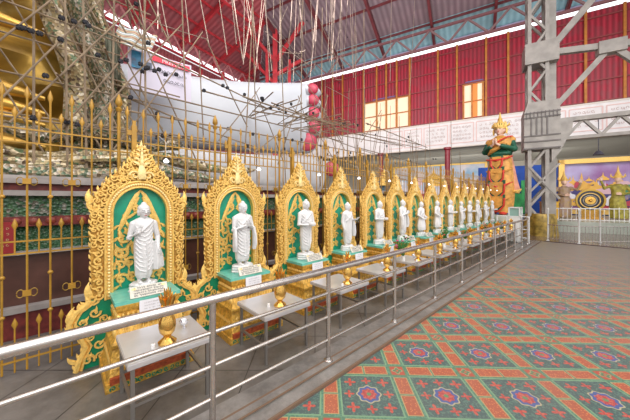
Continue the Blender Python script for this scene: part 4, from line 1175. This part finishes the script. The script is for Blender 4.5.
# horizontal truss to the right
t = thing('lattice_truss', 'horizontal grey zigzag truss running right from the column collar', 'truss', cB, HALLROT)
for nm, z, hh in (('top_chord', 4.95, .17), ('bottom_chord', 4.17, .13)):
    m = MB(); m.box((5.4, -.1, z), (9.2, .3, hh)); m.build(nm, GREYSTEEL, t, smooth=False)
n = 16
for i in range(n):
    x = .95+i*.55; up = i % 2 == 0
    m = MB(); m.bar((x, -.1, 4.2 if up else 4.92), (x+.55, -.1, 4.92 if up else 4.2), .12, .10); m.build('web_brace', GREYSTEEL, t, smooth=False)
# gold cloth at the foot of the column
m = MB(); m.loft([[((.52+.06*sin(5*a))*cos(a)*f, (.52+.06*sin(6*a))*sin(a)*f, z) for a in [2*pi*k/40 for k in range(40)]] for z, f in ((.0, 1.15), (.2, 1.1), (.5, 1.05), (.8, 1.0), (.95, .9))])
o = m.build('gold_cloth', mat('shiny_gold_cloth', (.48, .32, .06), .35, .3, .6, 6)); o.location = cB+Vector((.05, -.1, 0)); tag(o, 'crumpled gold cloth wrapped round the foot of the grey column', 'cloth')

# ================================================================== GUARDIAN FIGURE AT THE END OF THE ROW
gd = wpt(500, 214, 11.5)
t = thing('guardian_figure', 'tall crowned painted figure with praying hands in gold and green dress', 'statue', gd, radians(-54))
t.scale = (1.06, 1.0, .94)
OR = mat('orange_gold_robe', (.85, .42, .09), .5, .1, .35, 6); GD = mat('deep_green_robe', (.015, .13, .07), .5, 0, .3, 4); RD = mat('vermilion_trim', (.70, .05, .03), .5); PKR = mat('salmon_robe', (.85, .38, .24), .55, 0, .25, 4)
g = thing  # keep name
m = MB(); m.box((0, 0, .0-.47), (1.0, .9, .9)); m.build('pedestal', mat('green_white_plinth', (.25, .45, .3), .5, 0, 0, 3, col2=(.7, .7, .6)), t, smooth=False)
# skirt, facing -y
def sring(z, rx, ry, cx=0, cy=0, n=48, p=.03, k=10): return [(cx+rx*(1+p*sin(k*a))*cos(a), cy+ry*(1+p*sin(k*a))*sin(a), z) for a in [2*pi*i/n for i in range(n)]]
m = MB(); m.loft([sring(.08, .42, .34), sring(.5, .46, .36), sring(1.1, .50, .38), sring(1.7, .47, .36, 0, 0), sring(2.3, .40, .31), sring(2.75, .33, .26)]); m.build('skirt', OR, t)
for sg in (-1, 1):
    m = MB(); m.ell((sg*.18, -.22, .05), (.12, .26, .08), 12, 8); m.build('slipper', RD, t)
# layered front panels
for k, (z, w, h) in enumerate(((2.3, .20, .34), (1.72, .25, .40), (1.1, .29, .42), (.5, .29, .38))):
    yf = -.33-.02*k
    m = MB(); m.poly([(-w, z+h), (w, z+h), (w*.95, z-h*.3), (w*.45, z-h*.85), (0, z-h), (-w*.45, z-h*.85), (-w*.95, z-h*.3)], yf-.03, yf+.06); pn = m.build('front_panel', GD, t, smooth=False)
    m = MB(); m.tube([(-w, yf-.04, z+h*.6), (-w*.95, yf-.05, z-h*.3), (-w*.45, yf-.05, z-h*.85), (0, yf-.05, z-h), (w*.45, yf-.05, z-h*.85), (w*.95, yf-.05, z-h*.3), (w, yf-.04, z+h*.6)], .035, 6); m.build('red_edging', RD, pn)
    m = MB(); m.poly([(-w*.8, z+h*.8), (w*.8, z+h*.8), (w*.75, z-h*.25), (0, z-h*.75), (-w*.75, z-h*.25)], yf-.07, yf-.02); m.build('gold_inset', OR, pn, smooth=False)
    m = MB(); m.tube([(-.45, -.12, z+h*.62), (-.3, -.32, z+h*.45), (0, -.42, z+h*.32), (.3, -.32, z+h*.5), (.46, -.1, z+h*.8)], [.03, .045, .05, .045, .03], 7); m.build('swag', RD if k % 2 == 0 else OR, t)
for sg in (-1, 1):                          # trailing side train
    m = MB(); m.loft([[(sg*(.30+w), y+.05, z) for w, y in ((0, -.1), (.12*f, -.05), (.16*f, .1), (0, .2))] for z, f in ((2.7, .3), (2.2, .9), (1.5, 1.6), (1.05, 2.2), (.98, 2.0))]); m.build('side_train', PKR, t)
m = MB(); m.tube([(.36, 0, 1.05), (.62, .0, 1.0), (.72, 0, 1.12)], [.05, .09, .02], 8); m.build('train_tip', GOLD, t)
# torso and sleeves
m = MB(); m.loft([sring(2.62, .35, .27, p=.0), sring(2.9, .33, .25, p=0), sring(3.15, .37, .26, p=0), sring(3.35, .40, .24, p=0), sring(3.48, .26, .18, p=0), sring(3.54, .13, .12, p=0)])
for sg in (-1, 1): limb(m, [(sg*.38, .02, 3.32), (sg*.50, -.10, 2.88), (sg*.20, -.42, 3.02)], [.125, .14, .10], 12)
m.ell((0, -.02, 2.72), (.44, .34, .16), 20, 10)
remeshed(m, 'tunic', GD, .03, t, 3)
m = MB()                                     # head, neck, hands as one painted skin
m.tube([(0, 0, 3.45), (0, -.02, 3.66)], [.10, .095], 12)
M0 = m.M; m.M = Matrix.Translation((0, -.03, 3.82)) @ Matrix.Scale(4.0, 4); m.ell((0, 0, 0), (.040, .043, .054), 20, 14); m.ell((0, -.010, -.026), (.029, .031, .030), 14, 8); m.ell((0, -.034, -.044), (.010, .009, .009), 8, 6)
m.tube([(0, -.040, .010), (0, -.050, -.012)], [.004, .008], 8); m.M = M0
for sg in (-1, 1): m.ell((sg*.17, 0, 3.80), (.03, .05, .09), 8, 6)
remeshed(m, 'head', SKIN, .014, t, 3)
m = MB()
for sg in (-1, 1):
    limb(m, [(sg*.20, -.42, 3.02), (sg*.06, -.52, 3.12)], [.06, .05]); hand(m, (sg*.045, -.52, 3.12), (-sg*.02, -.1, 1), (0, -1, 0), 3.6, 0)
m.build('praying_hands', SKIN, t)
m = MB()
for sg in (-1, 1):
    m.ell((sg*.066, -.195, 3.845), (.030, .012, .012), 10, 6); m.tube([(sg*.02, -.205, 3.89), (sg*.07, -.20, 3.91), (sg*.115, -.16, 3.89)], .007, 5)
m.build('painted_eyes', INK, t)
m = MB(); m.ell((0, -.205, 3.715), (.042, .02, .016), 10, 6); m.build('lips', RD, t)
m = MB()                                     # cowl and shawl
m.loft([sring(3.02, .40, .30, 0, -.02, p=.02), sring(3.16, .47, .32, p=.02), sring(3.30, .46, .30, p=.02), sring(3.42, .36, .24, p=.02), sring(3.50, .22, .18, p=.0), sring(3.56, .14, .13, p=0)])
for sg in (-1, 1): m.ell((sg*.40, .02, 3.30), (.13, .16, .16), 14, 10)
m.tube([(.30, -.26, 3.16), (.1, -.36, 3.02), (-.15, -.36, 2.86), (-.34, -.2, 2.72)], [.08, .10, .10, .05], 10)
m.build('shawl', OR, t)
m = MB(); m.tube([(-.28, -.34, 3.0), (-.1, -.40, 3.13), (.14, -.37, 3.30), (.34, -.16, 3.45), (.42, .02, 3.47)], .03, 6); m.build('shawl_edging', RD, t)
m = MB()
m.lathe([(.20, -.10), (.215, 0), (.20, .08), (.165, .14), (.15, .17), (.10, .25), (.075, .33), (.09, .35), (.05, .42), (.035, .52), (.012, .68)], (0, 0, 3.96), 18)
m.ell((0, .09, 3.82), (.185, .13, .22), 16, 10)
for k in range(9):
    a = -pi/2+(k-4)*.38; x, y = .21*cos(a), .21*sin(a); m.tube([(x, y, 3.96), (x*1.05, y*1.05, 4.08), (x*.95, y*.95, 4.20)], [.035, .03, .004], 6)
for sg in (-1, 1): m.tube([(sg*.19, .0, 3.95), (sg*.24, .02, 3.82), (sg*.22, .0, 3.66), (sg*.27, .0, 3.60)], [.035, .045, .035, .006], 8); m.tube([(sg*.2, .04, 3.95), (sg*.30, .06, 4.02), (sg*.30, .06, 4.14)], [.03, .05, .006], 8)
m.build('crown', GOLD, t)
m = MB(); m.tube([(.205*cos(a), .205*sin(a), 4.05) for a in [2*pi*k/20 for k in range(21)]], .028, 6, cap=False); m.build('crown_band', GD, t)

# ================================================================== PLATFORM, GONG AND FIGURES AT RIGHT
PLZ = .52
m = MB(); m.box((su(545, 17.0)+7, 21, PLZ/2), (14, 7.4, PLZ)); 
o = hall('stage_platform', m, stone_mat('green_terrazzo', (.26, .30, .25), (.44, .46, .40), 5, .3), smooth=False); tag(o, 'low green terrazzo platform under the gong and balustrade', 'platform')
t = thing('balustrade', 'white steel balustrade with slim uprights in front of the gong', 'railing', H(su(548, 17.4), 17.4), HALLROT)
for z in (PLZ+.62, PLZ+.08):
    m = MB(); m.tube([(0, 0, z), (9, 0, z)], .022, 6); m.build('rail', WSTEEL, t)
for k in range(56):
    m = MB(); m.tube([(.08+.16*k, 0, PLZ), (.08+.16*k, 0, PLZ+.62+(.06 if k % 2 else 0))], .014, 5); m.build('upright', WSTEEL, t)
# tall pale gate posts of the barrier
for i, (u, v) in enumerate(((548, 241), (579, 244.5), (600, 243))):
    d = CH*F/(v-HY); m = MB(); m.lathe([(.05, 0), (.05, .03), (.026, .04), (.026, 1.18), (.034, 1.19), (.02, 1.24)], (0, 0, .01), 10)
    o = m.build('barrier_post', WSTEEL); o.location = ((u-CX)/F*d, d, 0); tag(o, ('white steel barrier post on the hall floor, closest to the grey column', 'white steel barrier post standing between two others before the platform', 'white steel barrier post on the hall floor, farthest right of three')[i], 'post', 'barrier posts before the platform')
# low barrier of thin uprights between them
p0 = Vector(((548-CX)/F*10.1, 10.1, 0)); p1 = Vector(((579-CX)/F*9.35, 9.35, 0)); p2 = Vector(((640-CX)/F*9.3, 9.3, 0))
t = thing('barrier_fence', 'low barrier of slim dull uprights between the white posts', 'fence', p0, 0)
for z in (.62, .1):
    m = MB(); m.tube([(0, 0, z), p1-p0+Vector((0, 0, z)), p2-p0+Vector((0, 0, z))], .014, 6); m.build('rail', STEEL, t)
for k in range(26):
    q = (k+.5)/26*3; p = (p1-p0)*q if q < 1 else (p1-p0)+(p2-p1)*((q-1)/2)
    m = MB(); m.tube([p+Vector((0, 0, .02)), p+Vector((0, 0, .62))], .009, 5); m.build('upright', STEEL, t)
# gong
gp = H(su(590, 20), 20, PLZ); gd_ = gp.y
gz = CH+(HY-200.5)/F*gp.y-PLZ; gr = 11.2/F*gp.y
t = thing('ceremonial_gong', 'large round gong with black and gold rings on a gilded stand', 'gong', gp, HALLROT)
def disc(r0, r1, y0, mt, nm):
    m = MB(); n = 40
    A = [(r0*cos(2*pi*k/n), gz+r0*sin(2*pi*k/n)) for k in range(n+1)] if r0 else None
    if r0 == 0: m.poly([(r1*cos(2*pi*k/n), gz+r1*sin(2*pi*k/n)) for k in range(n)], y0, .05)
    else: m.strip(A, [(r1*cos(2*pi*k/n), gz+r1*sin(2*pi*k/n)) for k in range(n+1)], y0, .05)
    return m.build(nm, mt, t, smooth=False)
disc(0, gr*.9, -.02, mat('black_lacquer', (.02, .02, .03), .3), 'plate'); disc(gr*.86, gr, -.08, mat('dark_gold_rim', (.45, .28, .04), .4, .4), 'rim'); disc(gr*.62, gr*.68, -.04, GOLD, 'ring'); disc(gr*.42, gr*.47, -.04, GREYSTEEL, 'ring'); disc(0, gr*.36, -.06, BRASS, 'centre')
m = MB(); m.ell((0, -.06, gz), (gr*.14, .1, gr*.14), 12, 8); m.build('boss', BRASS, t)
m = MB(); m.loft([[(-.5, -.3, 0), (.5, -.3, 0), (.5, .3, 0), (-.5, .3, 0)], [(-.38, -.2, .12), (.38, -.2, .12), (.38, .2, .12), (-.38, .2, .12)], [(-.45, -.25, gz-gr+.05), (.45, -.25, gz-gr+.05), (.45, .25, gz-gr+.05), (-.45, .25, gz-gr+.05)]]); m.build('stand', GOLD_D, t, smooth=False)
def carrier(label, u, dress, crown, sg, Hs):
    p = H(su(u, 20.2), 20.2, PLZ); t = thing('gong_bearer', label, 'statue', p, HALLROT); s = Hs/2.6
    m = MB(Matrix.Scale(s, 4)); m.loft([sring(.05, .34, .3, .05*sg, p=.05), sring(.5, .30, .26, 0, p=.05), sring(.95, .27, .22, -.03*sg), sring(1.15, .22, .17, 0), sring(1.4, .25, .17), sring(1.62, .28, .17), sring(1.72, .1, .09)])
    limb(m, [(-sg*.26, 0, 1.62), (-sg*.5, -.1, 1.5), (-sg*.62, -.15, 1.85)], [.08, .07, .05]); limb(m, [(sg*.26, 0, 1.62), (sg*.42, -.08, 1.3), (sg*.05, -.28, 1.2)], [.08, .075, .05])
    m.tube([(sg*.2, .05, .5), (sg*.42, .08, .25), (sg*.55, .1, .35)], [.12, .12, .02], 8)
    remeshed(m, 'dress', dress, .03*s, t, 2)
    m = MB(Matrix.Scale(s, 4)); m.tube([(0, 0, 1.68), (0, -.01, 1.84)], .07, 10); m.ell((0, -.02, 1.93), (.125, .135, .165), 14, 10); m.ell((0, -.15, 1.91), (.02, .02, .03), 6, 4)
    m.build('face', SKIN, t)
    m = MB(Matrix.Scale(s, 4)); hand(m, (-sg*.62, -.15, 1.87), (0, 0, 1), (-sg, 0, 0), 3.0, .3); hand(m, (sg*.03, -.28, 1.2), (-sg, -.2, .3), (0, 0, 1), 3.0, .3); m.build('hands', SKIN, t)
    m = MB(Matrix.Scale(s, 4)); m.lathe([(.15, 0), (.165, .06), (.12, .14), (.09, .22), (.05, .32), (.03, .45), (.005, .62)], (0, 0, 2.0), 14)
    for q in (-1, 1): m.tube([(q*.14, 0, 2.0), (q*.24, 0, 2.08), (q*.24, 0, 2.22)], [.03, .045, .005], 6)
    m.build('crown', crown, t)
YG = mat('lime_gold_costume', (.46, .40, .06), .5, .1, .5, 7); BR = mat('bronze_mauve_costume', (.40, .27, .10), .5, .1, 0, 6, col2=(.34, .24, .22))
carrier('crowned bearer statue in bronze and mauve costume left of the gong', 564, BR, GOLD, -1, 2.75)
carrier('crowned bearer statue in lime gold costume right of the gong', 618, YG, GOLD, 1, 2.85)
# shaded lamp over the mural
p = H(su(598.5, 21.5), 21.5, 4.15)
t = thing('wall_lamp', 'dark bowl shaped lamp above the violet mural', 'lamp', p, HALLROT)
m = MB(); m.lathe([(.05, .24), (.12, .20), (.22, .04), (.24, 0), (.2, 0)], (0, 0, 0), 14); m.build('shade', INK, t)
m = MB(); m.tube([(0, 0, .2), (0, 0, 2.2)], .02, 6); m.build('arm', INK, t)
m = MB(); m.box((su(609, 31.5), 31.5, 6.98), (1.5, .15, .12)); tag(hall('tube_light', m, LAMPW, smooth=False), 'short white tube light on the soffit above the violet mural', 'light')
# small white frame box at the end of the railing
t = thing('donation_box', 'pale framed glass box standing at the end of the railing', 'box', P(12.15, 2.2), ROWROT)
m = MB(); m.box((0, 0, .5), (.42, .34, .9)); m.build('stand', WSTEEL, t, smooth=False)
m = MB(); m.box((0, 0, 1.1), (.36, .28, .3)); m.build('glass', mat('greenish_glass', (.25, .40, .35), .15), t, smooth=False)
m = MB()
for x in (-.2, .2):
    for y in (-.16, .16): m.box((x, y, 1.1), (.04, .04, .34))
for z in (.95, 1.27):
    for y in (-.16, .16): m.box((0, y, z), (.44, .04, .04))
    for x in (-.2, .2): m.box((x, 0, z), (.04, .36, .04))
m.build('frame', WSTEEL, t, smooth=False)
# yellow crate behind the column
m = MB(); m.box((0, 0, .45), (.7, .6, .9)); m.box((0, 0, .92), (.76, .66, .06)); o = m.build('yellow_cabinet', mat('signal_yellow', (.75, .42, .02), .5, 0, .3, 4), smooth=False); o.location = H(su(549, 19.3), 19.3, PLZ); o.rotation_euler.z = HALLROT; tag(o, 'yellow cabinet standing just right of the grey column', 'cabinet')

# ================================================================== CAMERA, LIGHT, WORLD
cam = bpy.data.cameras.new('camera'); co = bpy.data.objects.new('camera', cam); COL.objects.link(co)
co.location = (0, 0, CH); co.rotation_euler = (pi/2, 0, 0)
cam.sensor_width = 36; cam.lens = 36*F/630; cam.shift_y = -10/630; cam.clip_end = 300; cam.clip_start = .05
SC.camera = co
w = bpy.data.worlds.new('world'); SC.world = w; w.use_nodes = True
bg = w.node_tree.nodes['Background']; bg.inputs[0].default_value = (1.0, .98, 1.0, 1); bg.inputs[1].default_value = 1.0
def area(loc, tgt, sx, sy, power, col=(1, 1, 1)):
    l = bpy.data.lights.new('area', 'AREA'); l.shape = 'RECTANGLE'; l.size = sx; l.size_y = sy; l.energy = power; l.color = col
    o = bpy.data.objects.new('area_lamp', l); COL.objects.link(o); o.location = loc
    o.rotation_euler = (Vector(tgt)-Vector(loc)).to_track_quat('-Z', 'Y').to_euler(); return o
area((4, -3, 8), (-1, 6, 0), 12, 8, 900, (1, .97, .92))
area((0, 3.5, 9.5), (-2, 8, 0), 10, 6, 480, (1, .97, .97))
p_ = H(-2, 18, 9.5); area(p_, H(-4, 31, 13), 30, 5, 2300, (1, .95, .96))  # added lamp turned away from the camera to brighten the far wall
p_ = H(-8, 9, 11); area(p_, H(-24, 16, 19), 20, 6, 2000, (1, .93, .94))  # unseen lamp added for the left wall and red roof slope
area((6, 2, 9), (6, 24, 8), 8, 4, 350, (1, .95, .95))
area((13, 11, 3.5), (16, 19, 2.5), 4, 3, 90, (1, .96, .9))
p_ = H(2, 36, 1.2); area(p_, p_+Vector((4, 8, 6)), 24, 4, 700, (1, .97, .88))  # added light under the gallery, lifts the dark soffit
p_ = H(-2, 39, 6.4); area(p_, H(-2, 45, 3), 24, 1, 500, (1, .97, .9))  # extra lamp put in to brighten the long mural
SC.view_settings.view_transform = 'Standard'; SC.view_settings.look = 'None'; SC.view_settings.exposure = 0.0
